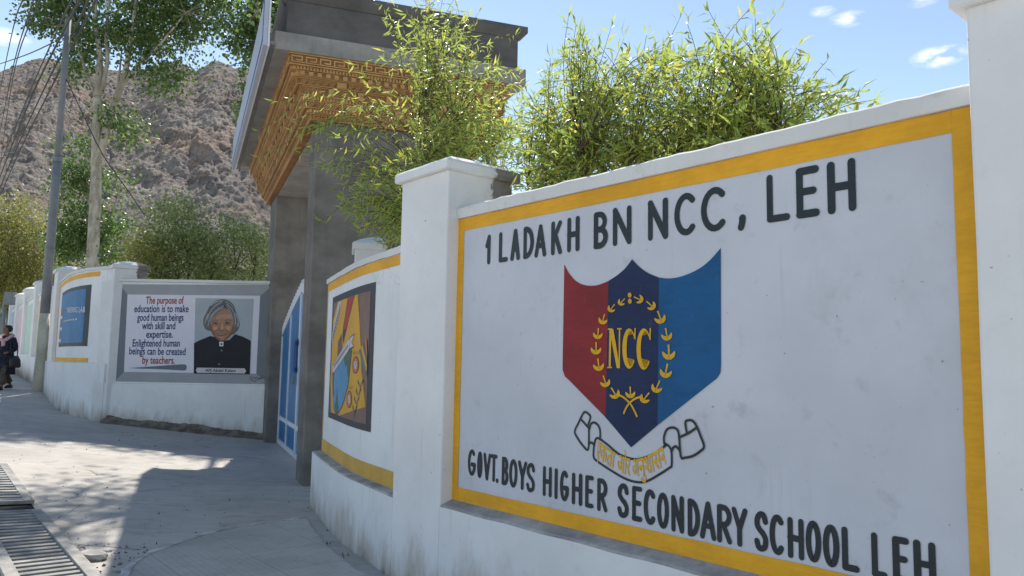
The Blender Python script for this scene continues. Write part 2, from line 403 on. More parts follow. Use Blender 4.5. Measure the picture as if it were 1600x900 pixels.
def art(mb, face, poly, w, m, px=True):
    """flat painted shape on a wall face"""
    pts = [face.uv(*q) for q in poly] if px else list(poly)
    bm = bmesh.new(); vs = [bm.verts.new((a, b, 0)) for a, b in pts]
    bm.faces.new(vs)
    bmesh.ops.triangulate(bm, faces=bm.faces[:])
    lo, hi = min(a for a, _ in pts), max(a for a, _ in pts)
    for c in face.cuts:
        if lo < c < hi:
            bmesh.ops.bisect_plane(bm, geom=bm.verts[:] + bm.edges[:] + bm.faces[:], plane_co=(c, 0, 0), plane_no=(1, 0, 0))
    bm.verts.index_update()
    V = [face.p(v.co.x, v.co.y, w) for v in bm.verts]; F = []
    for f in bm.faces:
        idx = [v.index for v in f.verts]
        n = (V[idx[1]] - V[idx[0]]).cross(V[idx[2]] - V[idx[0]])
        fn = face.p(f.verts[0].co.x, 0, 1) - face.p(f.verts[0].co.x, 0, 0)
        F.append(idx if n.dot(fn) > 0 else idx[::-1])
    bm.free(); mb.add(V, F, m)
def ellipse(cx, cy, rx, ry, n=28, rot=0., a0=0., a1=360.):
    c, s_ = math.cos(R(rot)), math.sin(R(rot)); out = []
    full = abs(a1 - a0) >= 360
    for i in range(n):
        q = R(a0 + (a1 - a0) * i / (n if full else n - 1)); x, y = rx * math.cos(q), ry * math.sin(q)
        out.append((cx + x * c - y * s_, cy + x * s_ + y * c))
    return out
def ribbon(mb, face, pts, wd, w, m, closed=False, caps=True):
    """painted brush stroke of width wd along pts (metres on the wall face)"""
    P = [Vector((a, b)) for a, b in pts]; n = len(P); h = wd / 2; L, Rr = [], []
    for i in range(n):
        if closed: a, b = P[i - 1], P[(i + 1) % n]
        else: a, b = P[max(i - 1, 0)], P[min(i + 1, n - 1)]
        t = (b - a).normalized(); nn = Vector((-t.y, t.x)); L.append(P[i] + nn * h); Rr.append(P[i] - nn * h)
    vs = L + Rr; fs = []
    for i in range(n if closed else n - 1):
        j = (i + 1) % n; fs.append((i, n + i, n + j, j))
    if caps and not closed:
        for e, d in ((0, P[0] - P[1]), (n - 1, P[-1] - P[-2])):
            d = d.normalized(); base = math.atan2(d.y, d.x); k0 = len(vs)
            for q in range(1, 6): an = base - math.pi / 2 + math.pi * q / 6; vs.append(P[e] + Vector((math.cos(an), math.sin(an))) * h)
            ring = list(range(k0, k0 + 5))
            fs.append(tuple(([e] + ring[::-1] + [n + e]) if e else ([n] + ring[::-1] + [0])))
    V = [face.p(a.x, a.y, w) for a in vs]; F = []
    for f in fs:
        nn = (V[f[1]] - V[f[0]]).cross(V[f[2]] - V[f[0]])
        fn = face.p(vs[f[0]].x, 0, 1) - face.p(vs[f[0]].x, 0, 0)
        F.append(f if nn.dot(fn) > 0 else f[::-1])
    mb.add(V, F, m)
def pxline(face, pts): return [face.uv(*q) for q in pts]
def smooth_line(pts, n=6):
    out = []; N = len(pts)
    for i in range(N - 1):
        p0, p1, p2, p3 = pts[max(i - 1, 0)], pts[i], pts[i + 1], pts[min(i + 2, N - 1)]
        for j in range(n):
            t = j / n
            out.append(tuple(.5 * (2 * b + (c - a) * t + (2 * a - 5 * b + 4 * c - d) * t * t + (3 * b - a - 3 * c + d) * t ** 3) for a, b, c, d in zip(p0, p1, p2, p3)))
    return out + [tuple(pts[-1])]

# hand-painted round-ended capitals
def A_(cx, cy, rx, ry, a0, a1, n=14): return ellipse(cx, cy, rx, ry, n, 0, a0, a1) if abs(a1 - a0) < 360 else ellipse(cx, cy, rx, ry, 24)
GL = {
 '1': [[(.72, 1), (.72, 0)], [(.72, .97), (.05, .66)]],
 'L': [[(0, 1), (0, 0)], [(0, 0), (1, 0)]],
 'A': [[(0, 0), (.5, 1)], [(.5, 1), (1, 0)], [(.2, .33), (.8, .33)]],
 'D': [[(0, 0), (0, 1)], [(0, 1)] + A_(.15, .5, .85, .5, 90, -90) + [(0, 0)]],
 'K': [[(0, 0), (0, 1)], [(.95, 1), (.05, .42)], [(.34, .6), (1, 0)]],
 'H': [[(0, 0), (0, 1)], [(1, 0), (1, 1)], [(0, .5), (1, .5)]],
 'B': [[(0, 0), (0, 1)], [(0, 1)] + A_(.35, .76, .55, .24, 90, -90) + [(0, .52)], [(0, .52)] + A_(.4, .26, .6, .26, 90, -90) + [(0, 0)]],
 'N': [[(0, 0), (0, 1)], [(0, 1), (1, 0)], [(1, 0), (1, 1)]],
 'C': [A_(.55, .5, .55, .5, 48, 312, 20)],
 'O': ['closed', A_(.5, .5, .5, .5, 0, 360)],
 'G': [A_(.52, .5, .52, .5, 50, 350, 20), [(1.0, .42), (.55, .42)], [(1, .42), (1, .2)]],
 'E': [[(0, 0), (0, 1)], [(0, 1), (1, 1)], [(0, .52), (.85, .52)], [(0, 0), (1, 0)]],
 'I': [[(.5, 0), (.5, 1)]],
 'T': [[(.5, 0), (.5, 1)], [(0, 1), (1, 1)]],
 'V': [[(0, 1), (.5, 0)], [(.5, 0), (1, 1)]],
 'Y': [[(0, 1), (.5, .45)], [(1, 1), (.5, .45)], [(.5, .45), (.5, 0)]],
 'R': [[(0, 0), (0, 1)], [(0, 1)] + A_(.4, .74, .58, .26, 90, -90) + [(0, .48)], [(.4, .48), (1, 0)]],
 'S': [smooth_line([(.97, .80), (.80, .97), (.45, 1.0), (.10, .88), (.06, .68), (.35, .54), (.70, .44), (.97, .28), (.90, .08), (.50, 0), (.16, .04), (0, .20)], 4)],
 '.': [[(.5, 0), (.5, .02)]],
 ',': [[(.7, .0), (.7, .02)], [(.78, -.02), (.45, -.16), (.1, -.24)]],
}
def letter(mb, face, ch, u0, u1, v0, v1, wd, w, m):
    st = GL[ch]; closed = st[0] == 'closed'; h = wd / 2
    if closed: st = st[1:]
    a, b = u0 + h, max(u1 - h, u0 + h + .001)
    for i, s_ in enumerate(st):
        pts = [(a + x * (b - a), v0 + h + y * (v1 - v0 - wd)) for x, y in s_]
        wob = random.uniform(-.03, .03) * (v1 - v0)
        ribbon(mb, face, pts, wd * random.uniform(.93, 1.07), w + i * .0005, m, closed)
def text_line(mb, face, spec, sx, off, top, bot, wd, w, m):
    """spec: (char, x0, x1); top, bot: two measured points each on the cap line and the base line"""
    q = lambda x, y: (off[0] + x / sx, off[1] + y / sx)
    (ta, tb), (ba, bb) = [[face.uv(*q(*z)) for z in pr] for pr in (top, bot)]
    lin = lambda p0, p1, u: p0[1] + (p1[1] - p0[1]) * (u - p0[0]) / (p1[0] - p0[0])
    for ch, x0, x1 in spec:
        f = (x0 - top[0][0]) / (top[1][0] - top[0][0]); ym = .5 * (top[0][1] + f * (top[1][1] - top[0][1]) + bot[0][1] + f * (bot[1][1] - bot[0][1]))
        u0 = face.uv(*q(x0, ym))[0]; u1 = face.uv(*q(x1, ym))[0]
        v1 = lin(ta, tb, (u0 + u1) / 2); v0 = lin(ba, bb, (u0 + u1) / 2)
        d = (v1 - v0) * random.uniform(-.012, .012)
        letter(mb, face, ch, u0, u1, v0 + d, v1 + d, wd, w, m)
def font_text(body, offset=0.):
    c = bpy.data.curves.new('t', 'FONT'); c.body = body; c.offset = offset; c.resolution_u = 3
    o = bpy.data.objects.new('t', c); COL.objects.link(o)
    dg = bpy.context.evaluated_depsgraph_get(); ev = o.evaluated_get(dg); me = ev.to_mesh()
    V = [(v.co.x, v.co.y) for v in me.vertices]; F = [tuple(p.vertices) for p in me.polygons]
    ev.to_mesh_clear(); bpy.data.objects.remove(o); bpy.data.curves.remove(c)
    return V, F
def put_text(mb, face, body, fn, w, m, offset=0.):
    """fn maps (0..1 along, y in em) to wall face metres"""
    V, F = font_text(body, offset); x0 = min(a for a, _ in V); x1 = max(a for a, _ in V)
    Q = [face.p(*fn((a - x0) / (x1 - x0), b), w) for a, b in V]; G = []
    for f in F:
        n = (Q[f[1]] - Q[f[0]]).cross(Q[f[2]] - Q[f[0]]); fn_ = face.p(0.1, 0, 1) - face.p(0.1, 0, 0)
        G.append(f if n.dot(fn_) > 0 else f[::-1])
    mb.add(Q, G, m)

# ---------------------------------------------------------------- ground, drain, footpath
xs = sorted(set([-2500, -900, -400, -200, -100, -60] + [round(-40 + .5 * i, 2) for i in range(110)] + [20, 40, 100, 300, 900, 2500]))
ys = [-600, -150, -40, -10] + [-4 + i for i in range(60)] + [70, 100, 150, 300, 700, 2000, 4500]
mb = MB(); nx = len(xs)
mb.v = [(x, y, gz(x) if x > -40 else gz(-40)) for y in ys for x in xs]
mb.f = [(j * nx + i, j * nx + i + 1, (j + 1) * nx + i + 1, (j + 1) * nx + i) for j in range(len(ys) - 1) for i in range(nx - 1)]
mb.build('ground', M['ground'], kind='structure', local=True, smooth=True)

edge = smooth_line([tuple(on_ground(*q).xy) for q in ((170, 960), (196, 900), (208, 884), (235, 868), (285, 850), (330, 836), (400, 822), (478, 812))], 5)
inner = [(.9, 1.5), (-.2, 3.6), (-.85, 5.5), (-1.1, 5.75), (-1.45, 6.4), (-1.8, 7.2), (-2.0, 7.75)][::-1]
mb = MB(); poly = edge + inner
bm = bmesh.new(); vs = [bm.verts.new((x, y, 0)) for x, y in poly]; bm.faces.new(vs); bmesh.ops.triangulate(bm, faces=bm.faces[:])
bm.normal_update(); bm.verts.index_update()
mb.add([(v.co.x, v.co.y, gz(v.co.x) + .022) for v in bm.verts], [[v.index for v in f.verts][::1 if f.normal.z > 0 else -1] for f in bm.faces]); bm.free()
mb.build('footpath', M['tiles'], kind='structure', local=True)
mb = MB(); n = len(edge)
for i in range(n):
    a = Vector(edge[max(i - 1, 0)]); b = Vector(edge[min(i + 1, n - 1)]); t = (b - a).normalized(); nn = Vector((-t.y, t.x))
    wob = 1 + .35 * math.sin(i * 2.1) + .2 * math.sin(i * 5.3)
    p = Vector(edge[i]); o_ = p + nn * .035 * wob; i_ = p - nn * .03
    g = gz(p.x)
    mb.v += [(o_.x, o_.y, g - .02), (o_.x, o_.y, g + .022), (i_.x, i_.y, g + .030), (i_.x, i_.y, g)]
for i in range(n - 1):
    for k_ in range(3): mb.f.append((i * 4 + k_, i * 4 + k_ + 1, i * 4 + 4 + k_ + 1, i * 4 + 4 + k_))
mb.build('kerb', M['kerb'], kind='structure', local=True)

# drain with two whitewashed grates
ga, gb = on_ground(148, 900), on_ground(58, 795); gdir = (gb - ga).xy.normalized(); gn = Vector((-gdir.y, gdir.x))
la = on_ground(6, 862); gw = abs((la - ga).xy.dot(gn)) + .10
def dpt(s_, t_, z=0.):
    p = ga.xy + gdir * s_ + gn * t_; return Vector((p.x, p.y, gz(p.x) + z))
mb = MB(); L = [dpt(-.9 + i * .1, t_, .004) for i in range(50) if -.9 + i * .1 < (on_ground(14, 730) - ga).xy.dot(gdir) for t_ in (.02, gw - .02)]
mb.v = [tuple(p) for p in L]; mb.f = [(2 * i, 2 * i + 2, 2 * i + 3, 2 * i + 1)[::-1] for i in range(len(L) // 2 - 1)]
o = mb.build('drain_shade_sheet', M['dark'], kind='structure', local=True)  # flat near-black sheet: dirt plus the drain hollow's shade put into the colour
len1 = (gb - ga).length
def make_grate(s0, s1, label, nbar):
    c = dpt((s0 + s1) / 2, gw / 2)
    t = thing('drain_grate', label, 'drain grate', c, 0, 'grates over the roadside drain')
    fr = MB(); fb = .085; Z = .012; H = .035
    def bar(a, b, c_, d, z0, z1): # s range, t range
        P = [dpt(a, c_, z0), dpt(b, c_, z0), dpt(b, d, z0), dpt(a, d, z0), dpt(a, c_, z1), dpt(b, c_, z1), dpt(b, d, z1), dpt(a, d, z1)]
        fr_.add(P, [(0, 1, 2, 3)[::-1], (4, 5, 6, 7), (0, 1, 5, 4), (1, 2, 6, 5), (2, 3, 7, 6), (3, 0, 4, 7)])
    fr_ = fr
    bar(s0, s1, 0, fb, Z, Z + H); bar(s0, s1, gw - fb, gw, Z, Z + H); bar(s0, s0 + .05, fb, gw - fb, Z, Z + H); bar(s1 - .05, s1, fb, gw - fb, Z, Z + H)
    fr.build('frame', M['grate'], t, bevel=.004)
    fr_ = MB(); st = (s1 - s0 - .1) / nbar
    for i in range(nbar): bar(s0 + .05 + st * (i + .26), s0 + .05 + st * (i + .76), fb, gw - fb, Z + .002, Z + H - .004)
    fr_.build('bars', M['grate'], t, bevel=.003)
s_gap = (on_ground(62, 803) - ga).xy.dot(gdir); s_gap2 = (on_ground(50, 790) - ga).xy.dot(gdir)
s_far = (on_ground(14, 730) - ga).xy.dot(gdir)
make_grate(-.9, s_gap, 'whitewashed concrete drain grate nearest the footpath corner', 27)
make_grate(s_gap2 + .02, s_far, 'dusty whitewashed drain grate farther up the street beyond the dark gap', 15)
print('GRATE', s_gap, s_gap2, s_far, gw)

# ---------------------------------------------------------------- near painted wall
NW = Plane((-.4013, 5.2702), (math.sin(R(139.75)), math.cos(R(139.75))))
UR = NW.uv(1530, 560)[0] + .10
ZB, ZT = .655, 2.552
uP1 = NW.uv(692, 600, .1)[0]                                # right edge of the first pillar
uPR = NW.uv(1530, 560, .1)[0]
wallT = thing('painted_wall', 'white wall painted with the red and blue shield and NCC lettering in a yellow border', 'wall', NW.p(UR / 2, 0))
def nbox(u0, u1, w0, w1, z0, z1, mb=None):
    mb = mb or MB(); mb.box(NW.p(u0, z0, w0), NW.U * (u1 - u0), NW.N * (w1 - w0), Vector((0, 0, z1 - z0))); return mb
mb = MB()                                                   # plinth with a sloping ledge
a, b = uP1, uPR
n = 28
for i in range(n + 1):
    u = a + (b - a) * i / n; wv = .004 * math.sin(i * 1.3)
    for (w_, z_) in ((.10, -.2), (.10, .05), (.10, .35), (.10 + wv, ZB - .035 + wv), (.085, ZB - .022 + wv), (.0, ZB + .004)):
        mb.v.append(tuple(NW.p(u, z_, w_)))
for i in range(n):
    for k_ in range(3): q = i * 6 + k_; mb.f.append((q, q + 6, q + 7, q + 1))
lg = MB(); lg.v = list(mb.v); lg.f = [(i * 6 + k_, i * 6 + k_ + 6, i * 6 + k_ + 7, i * 6 + k_ + 1) for i in range(n) for k_ in (3, 4)]
mb.build('plinth', M['white'], wallT)
lg.build('ledge', M['ledge'], wallT)
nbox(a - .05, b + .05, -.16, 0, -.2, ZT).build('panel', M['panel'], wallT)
mb = MB(); n = 40
for i in range(n + 1):
    u = uP1 - .02 + (b + .05 - uP1 + .02) * i / n; e = random.uniform(-.004, .004); e2 = random.uniform(-.005, .005)
    for (w_, z_) in ((-.18, ZT + .001), (.022, ZT + .001), (.024 + e, ZT + .006), (.026 + e, ZT + .072 + e2), (.01, ZT + .084 + e2), (-.08, ZT + .092), (-.18, ZT + .084)):
        mb.v.append(tuple(NW.p(u, z_, w_)))
for i in range(n):
    for k_ in range(6): q = i * 7 + k_; mb.f.append((q, q + 7, q + 8, q + 1))
mb.build('coping', M['coping'], wallT)
# border
mural = MB()
uL = NW.uv(709, 560)[0]; uLi = NW.uv(721, 560)[0]; uRi = NW.uv(1502, 560)[0]
zTi = NW.uv(724, 361)[1]; zBi = NW.uv(718.7, 762)[1]
def wob_poly(u0, v0, u1, v1):                                # hand-painted straight edges waver slightly
    pts = []
    def seg(p, q):
        for i in range(24):
            f = i / 24; pts.append((p[0] + (q[0] - p[0]) * f + random.uniform(-.0015, .0015), p[1] + (q[1] - p[1]) * f + random.uniform(-.0015, .0015)))
    seg((u0, v0), (u1, v0)); seg((u1, v0), (u1, v1)); seg((u1, v1), (u0, v1)); seg((u0, v1), (u0, v0)); return pts
bz = .003
art(mural, NW, wob_poly(uL, ZB + .006, uLi, ZT - .001), bz, M['yellow'], px=False)
art(mural, NW, wob_poly(uRi, ZB + .006, b + .04, ZT - .001), bz, M['yellow'], px=False)
art(mural, NW, wob_poly(uLi, zTi, uRi, ZT - .001), bz, M['yellow'], px=False)
art(mural, NW, wob_poly(uLi, ZB + .006, uRi, zBi), bz, M['yellow'], px=False)
mural.build('border', M['yellow'], wallT)
# lettering
let = MB()
text_line(let, NW, [('1', 138, 160), ('L', 188, 222), ('A', 231, 266), ('D', 278, 317), ('A', 319, 363), ('K', 380, 421), ('H', 439, 485), ('B', 537, 589), ('N', 607, 676), ('N', 736, 810), ('C', 833, 915), ('C', 931, 1027)],
          2.353, (700, 220), ((205, 335), (1490, 60)), ((205, 448), (1485, 258)), .033, .003, M['ink'])
text_line(let, NW, [('L', 1172, 1258), ('E', 1281, 1366), ('H', 1396, 1501)], 2.353, (700, 220), ((205, 335), (1490, 60)), ((205, 448), (1485, 258)), .033, .003, M['ink'])
text_line(let, NW, [(',', 1064, 1098)], 2.353, (700, 220), ((205, 335), (1490, 60)), ((205, 438), (1485, 238)), .036, .003, M['ink'])
tl, bl = ((70, 88), (1440, 395)), ((70, 256), (1440, 631))
text_line(let, NW, [('G', 46, 95), ('O', 104, 137), ('V', 142, 190), ('T', 186, 230), ('.', 221, 237), ('B', 258, 300), ('O', 304, 356), ('Y', 358, 416), ('S', 411, 466),
                    ('H', 514, 571), ('I', 587, 606), ('G', 621, 677), ('H', 696, 761), ('E', 779, 833), ('R', 854, 919), ('S', 981, 1052), ('E', 1072, 1136), ('C', 1145, 1221), ('O', 1228, 1303), ('N', 1317, 1397), ('D', 1420, 1497)],
          4, (720, 680), tl, bl, .026, .003, M['ink'])
text_line(let, NW, [('A', 49, 137), ('R', 142, 223), ('Y', 221, 309), ('S', 344, 421), ('C', 427, 509), ('H', 525, 615), ('O', 623, 709), ('O', 717, 807), ('L', 820, 914), ('L', 980, 1066), ('E', 1096, 1188), ('H', 1211, 1332)],
          3.478, (1080, 740), ((90, 150), (1300, 372)), ((90, 357), (1325, 632)), .026, .003, M['ink'])
let.build('lettering', M['ink'], wallT)
# shield
sh = MB(); q = lambda x, y: (860 + x / 2.25, 380 + y / 2.25)
curveL = smooth_line([(50, 75), (66, 105), (92, 134), (125, 148), (165, 148), (205, 133)], 4)
curveM1 = smooth_line([(205, 133), (240, 110), (268, 84), (288, 57)], 4); curveM2 = smooth_line([(288, 57), (315, 84), (345, 105), (383, 121)], 4)
curveR = smooth_line([(383, 121), (420, 124), (465, 116), (520, 92), (562, 60), (600, 17)], 4)
art(sh, NW, [q(*z) for z in curveL + [(195, 612), (70, 485), (52, 468), (44, 445), (44, 430)]], .003, M['red'])
art(sh, NW, [q(*z) for z in curveM1 + curveM2[1:] + [(378, 640), (285, 718), (195, 612)]], .0032, M['navy'])
art(sh, NW, [q(*z) for z in curveR + [(601, 430), (599, 455), (588, 474), (378, 640)]], .003, M['blue'])
em = thing  # (shield is paint: a part of the wall)
shield = sh.build('shield', None, wallT)
wr = MB(); q = lambda x, y: (900 + x / 3.75, 430 + y / 3.75)
SPR = [((258, 172), (290, 138)), ((200, 212), (230, 172)), ((156, 285), (172, 230)), ((131, 372), (136, 312)), ((122, 462), (123, 395)), ((141, 558), (133, 490)), ((184, 652), (165, 590)), ((246, 718), (212, 660)),
       ((396, 150), (345, 128)), ((464, 195), (420, 155)), ((508, 280), (484, 212)), ((541, 380), (530, 312)), ((550, 492), (547, 410)), ((525, 598), (540, 522)), ((466, 684), (495, 620)), ((392, 742), (432, 690)), ((325, 718), (322, 655))]
for i, (tip, st) in enumerate(SPR):
    t_, s_ = Vector(tip), Vector(st); d = (t_ - s_).normalized(); nn = Vector((-d.y, d.x)); L_ = (t_ - s_).length
    def lf(a, b): return q(*(s_ + d * a * L_ + nn * b * L_))
    art(wr, NW, [lf(0, -.07), lf(0, .07), lf(.7, .05), lf(.7, -.05)], .0062, M['gold'])
    art(wr, NW, [lf(-.02 + .02 * math.cos(k_ * 1.05), .1 * math.sin(k_ * 1.05)) for k_ in range(6)], .0066, M['gold'])
    for sg in (1, -1):
        art(wr, NW, [lf(1.05, 0), lf(1.0, .2 * sg), lf(.85, .38 * sg), lf(.62, .47 * sg), lf(.42, .44 * sg), lf(.5, .33 * sg), lf(.64, .18 * sg), lf(.68, .02 * sg)], .0070 + sg * .0002, M['gold'])
for c in ((319, 117), (320, 153)): art(wr, NW, [q(*z) for z in ellipse(*c, 11, 15, 16)], .0062, M['gold'])
for st in ([(258, 702), (290, 720), (325, 755), (348, 795), (362, 826)], [(392, 712), (355, 722), (320, 748), (298, 780), (286, 808)]):
    ribbon(wr, NW, pxline(NW, [q(*z) for z in smooth_line(st, 4)]), .011, .0074 if st[0][0] < 300 else .0078, M['gold'])
# serif letters in the wreath
art(wr, NW, [q(*z) for z in ((200, 316), (212, 316), (208, 540), (196, 540))], .0062, M['gold'])
art(wr, NW, [q(*z) for z in ((256, 314), (264, 314), (262, 545), (254, 545))], .0062, M['gold'])
art(wr, NW, [q(*z) for z in ((200, 316), (224, 316), (262, 545), (244, 545))], .0066, M['gold'])
for (x0, x1, y) in ((192, 218, 316), (246, 273, 314), (188, 216, 541)): art(wr, NW, [q(x0, y - 4), q(x1, y - 4), q(x1, y + 4), q(x0, y + 4)], .0070, M['gold'])
for (cx, cy, rx, ry) in ((316, 430, 40, 118), (402, 433, 43, 121)):
    out = ellipse(cx, cy, rx, ry, 26, 0, -38, -322); inn = ellipse(cx + 8, cy, rx - 17, ry - 14, 26, 0, -322, -44)
    art(wr, NW, [q(*z) for z in out + inn], .0062, M['gold'])
    art(wr, NW, [q(*z) for z in ((cx + rx - 8, cy - ry - 2), (cx + rx - 1, cy - ry - 2), (cx + rx - 3, cy - 52), (cx + rx - 12, cy - 60))], .0066, M['gold'])
wr.build('wreath', None, shield)
# ribbon scroll under the shield
sc = MB(); q = lambda x, y: (880 + x / 6, 620 + y / 6)
for i, st in enumerate([[(295, 445), (302, 410), (318, 388), (345, 395), (420, 450), (530, 540), (640, 580), (720, 582), (850, 535), (965, 455)],
           [(295, 440), (288, 500), (290, 570), (330, 610), (450, 690), (590, 770), (700, 800), (790, 790), (900, 730), (1000, 665), (1020, 640), (1018, 520), (1000, 470), (965, 442)],
           [(250, 300), (262, 258), (290, 240), (325, 262), (348, 310), (350, 400)], [(245, 305), (238, 490), (190, 460), (140, 390), (112, 325), (150, 240), (185, 165), (210, 142), (245, 165), (258, 195), (235, 270)],
           [(170, 210), (250, 300)], [(248, 440), (270, 428), (292, 450)],
           [(955, 450), (950, 380), (975, 310), (1025, 288), (1070, 305), (1090, 360), (1108, 560), (1150, 570), (1220, 555), (1290, 510), (1325, 465), (1290, 360), (1250, 265), (1215, 225), (1180, 220), (1150, 240), (1163, 330)],
           [(1100, 378), (1180, 340), (1255, 290)], [(1020, 520), (1035, 480), (1060, 465), (1085, 485), (1105, 520)]]):
    ribbon(sc, NW, pxline(NW, [q(*z) for z in smooth_line(st, 5)]), .0125, .003 + i * .0004, M['ink'])
base = [q(310, 560), q(420, 640), q(560, 715), q(690, 745), q(840, 705), q(972, 630)]
bs = pxline(NW, smooth_line(base, 8))
def hindi(f, y):
    x = f * (len(bs) - 1); i = min(int(x), len(bs) - 2); g = x - i
    p = Vector(bs[i]) * (1 - g) + Vector(bs[i + 1]) * g; t = (Vector(bs[i + 1]) - Vector(bs[i])).normalized()
    nn = (Vector((-t.y, t.x)) * .5 + Vector((0, 1)) * .5).normalized(); r_ = p + nn * (y * .135); return (r_.x, r_.y)
put_text(sc, NW, 'एकता और अनुशासन', hindi, .004, M['gold'], .012)
sc.build('scroll', None, wallT)

# ---------------------------------------------------------------- white pillars
def make_pillar(label, loc, rz, scale=None):
    t = thing('wall_pillar', label, 'pillar', loc, rz, 'white plastered wall pillars')
    mb = MB(); W, D = .59, .58; hs = [-.3, 0, .4, .8, 1.2, 1.6, 2.0, 2.4, 2.885]
    prof = []
    nx_, ny_ = 5, 5
    ring = [(-W / 2 + W * i / nx_, 0) for i in range(nx_)] + [(W / 2, D * i / ny_) for i in range(ny_)] + [(W / 2 - W * i / nx_, D) for i in range(nx_)] + [(-W / 2, D - D * i / ny_) for i in range(ny_)]
    n = len(ring)
    for z in hs:
        for (x, y) in ring: mb.v.append((x + random.uniform(-.002, .002), y + random.uniform(-.002, .002), z))
    for i in range(len(hs) - 1):
        for j in range(n): mb.f.append((i * n + j, i * n + (j + 1) % n, (i + 1) * n + (j + 1) % n, (i + 1) * n + j))
    mb.build('shaft', M['pillar'], t, local=True, bevel=.012)
    mb = MB(); o = .04
    lv = [(o - .012, 2.886), (o, 2.892), (o, 2.945), (o - .012, 2.962), (-.06, 3.005), (-.14, 3.035), (-.22, 3.052)]
    for (e, z) in lv:
        for (x, y) in ring:
            sx = (x / (W / 2)) * (W / 2 + e); sy = D / 2 + (y - D / 2) / (D / 2) * (D / 2 + e); mb.v.append((sx, sy, z + random.uniform(-.002, .002)))
    for i in range(len(lv) - 1):
        for j in range(n): mb.f.append((i * n + j, i * n + (j + 1) % n, (i + 1) * n + (j + 1) % n, (i + 1) * n + j))
    mb.f.append(tuple((len(lv) - 1) * n + j for j in range(n))); mb.f.append(tuple(range(n))[::-1])
    mb.build('cap', M['pillar'], t, local=True)
    if scale: t.scale = scale
    return t
rzN = math.atan2(NW.U.y, NW.U.x)
p1c = NW.p(uP1 - .296, 0, .1)
P1 = make_pillar('tall white pillar between the shield wall and the curved wall with the orange picture', (p1c.x, p1c.y, 0), rzN)
pr = NW.p(uPR + .297, 0, .1)
dup(P1, (pr.x, pr.y, 0), rzN, 'white pillar at the right end of the shield wall, beside LEH')

# ---------------------------------------------------------------- curved wall with the orange picture
p1l = NW.p(uP1 - .59, 0, .098)
cpts = [(p1l.x, p1l.y)] + [tuple(on_ground(*z).xy) for z in ((581, 883), (533, 849), (503, 815), (484, 789))]
cpts = smooth_line(cpts[::-1], 6)                           # from the gate to the pillar: u grows rightwards
CW = Curved(cpts)
inn = []
for i in range(len(cpts)): v_ = CW.P[i] - CW.NN[i] * .10; inn.append((v_.x, v_.y))
CP = Curved(inn)
cz = .60; ct = 2.40
cwT = thing('curved_wall', 'white curved wall with yellow border and the orange earth and pencil picture', 'wall', CW.p(CW.S[-1] / 2, 0))
def sweep(face, prof, s0=None, s1=None, closed=False, jit=0.):
    mb = MB(); ss = [s for s in face.S if (s0 is None or s >= s0) and (s1 is None or s <= s1)] if hasattr(face, 'S') else [s0 + (s1 - s0) * i / 12 for i in range(13)]
    k_ = len(prof)
    for s in ss:
        for (w_, z_) in prof: mb.v.append(tuple(face.p(s, (z_(s) if callable(z_) else z_) + random.uniform(-jit, jit), w_)))
    for i in range(len(ss) - 1):
        for j in range(k_ if closed else k_ - 1): q_ = i * k_ + j; r_ = i * k_ + (j + 1) % k_; mb.f.append((q_, q_ + k_, r_ + k_, r_))
    if closed: mb.f.append(tuple(range(k_))); mb.f.append(tuple((len(ss) - 1) * k_ + j for j in range(k_))[::-1])
    return mb
sweep(CW, [(0, -.2), (0, .1), (0, .35), (0, cz - .004), (-.3, cz - .004), (-.3, -.2)], closed=True).build('plinth', M['white'], cwT)
sweep(CW, [(-.002, cz - .003), (-.012, cz + .006), (-.098, cz + .012), (-.098, cz - .003)], closed=True).build('ledge', M['ledge'], cwT)
sweep(CP, [(0, cz - .1), (0, 1.2), (0, 1.8), (0, ct), (-.2, ct), (-.2, cz - .1)], closed=True).build('panel', M['white_clean'], cwT)
sweep(CP, [(.02, ct + .001), (.022, ct + .05), (.005, ct + .062), (-.19, ct + .062), (-.21, ct + .001)], closed=True, jit=.004).build('coping', M['coping'], cwT)
bd = MB(); Ls = CP.S[-1]
art(bd, CP, [(0.0, ct - .085), (Ls - .02, ct - .085), (Ls - .02, ct - .004), (0.0, ct - .004)], .003, M['yellow'], px=False)
art(bd, CP, [(0.0, cz + .015), (Ls - .02, cz + .015), (Ls - .02, cz + .14), (0.0, cz + .14)], .003, M['ochre'], px=False)
art(bd, CP, [(0.0, cz + .14), (.035, cz + .14), (.035, ct - .085), (0.0, ct - .085)], .003, M['ochre'], px=False)
bd.build('border', None, cwT)
# the picture
pc = MB(); q = lambda x, y: (505 + x / 7.5, 440 + y / 7.5); q2 = lambda x, y: (505 + x / 6.43, 550 + y / 6.43)
OUT = [q(92, 160), q(180, 143), q(320, 95), q(622, 12), q2(480, 822), q2(380, 795), q2(200, 745), q2(28, 665)]
def inset(a, b): return a
pv = [CP.uv(*z) for z in OUT]
u0, u1 = CP.uv(516.5, 570)[0], CP.uv(583.5, 560)[0]
zt0 = CP.uv(548, 453)[1]; zb0 = CP.uv(545, 665)[1]
def PQ(a, b): return (u0 + (u1 - u0) * a, zb0 + (zt0 - zb0) * b)
def shp(pts, w_, m): art(pc, CP, [PQ(*z) for z in pts], w_, M[m], px=False)
def lin(pts, wd, w_, m='ink'): ribbon(pc, CP, [PQ(*z) for z in pts], wd, w_, M[m])
shp([(0, 0), (1, 0), (1, 1), (0, 1)], .004, 'poster_dk')
shp([(.05, .045), (.94, .045), (.94, .945), (.05, .945)], .006, 'poster_brown')
for i in range(12):
    b_ = .09 + i * .075; lin([(.06, b_), (.93, b_ + random.uniform(-.008, .008))], .008, .0068)
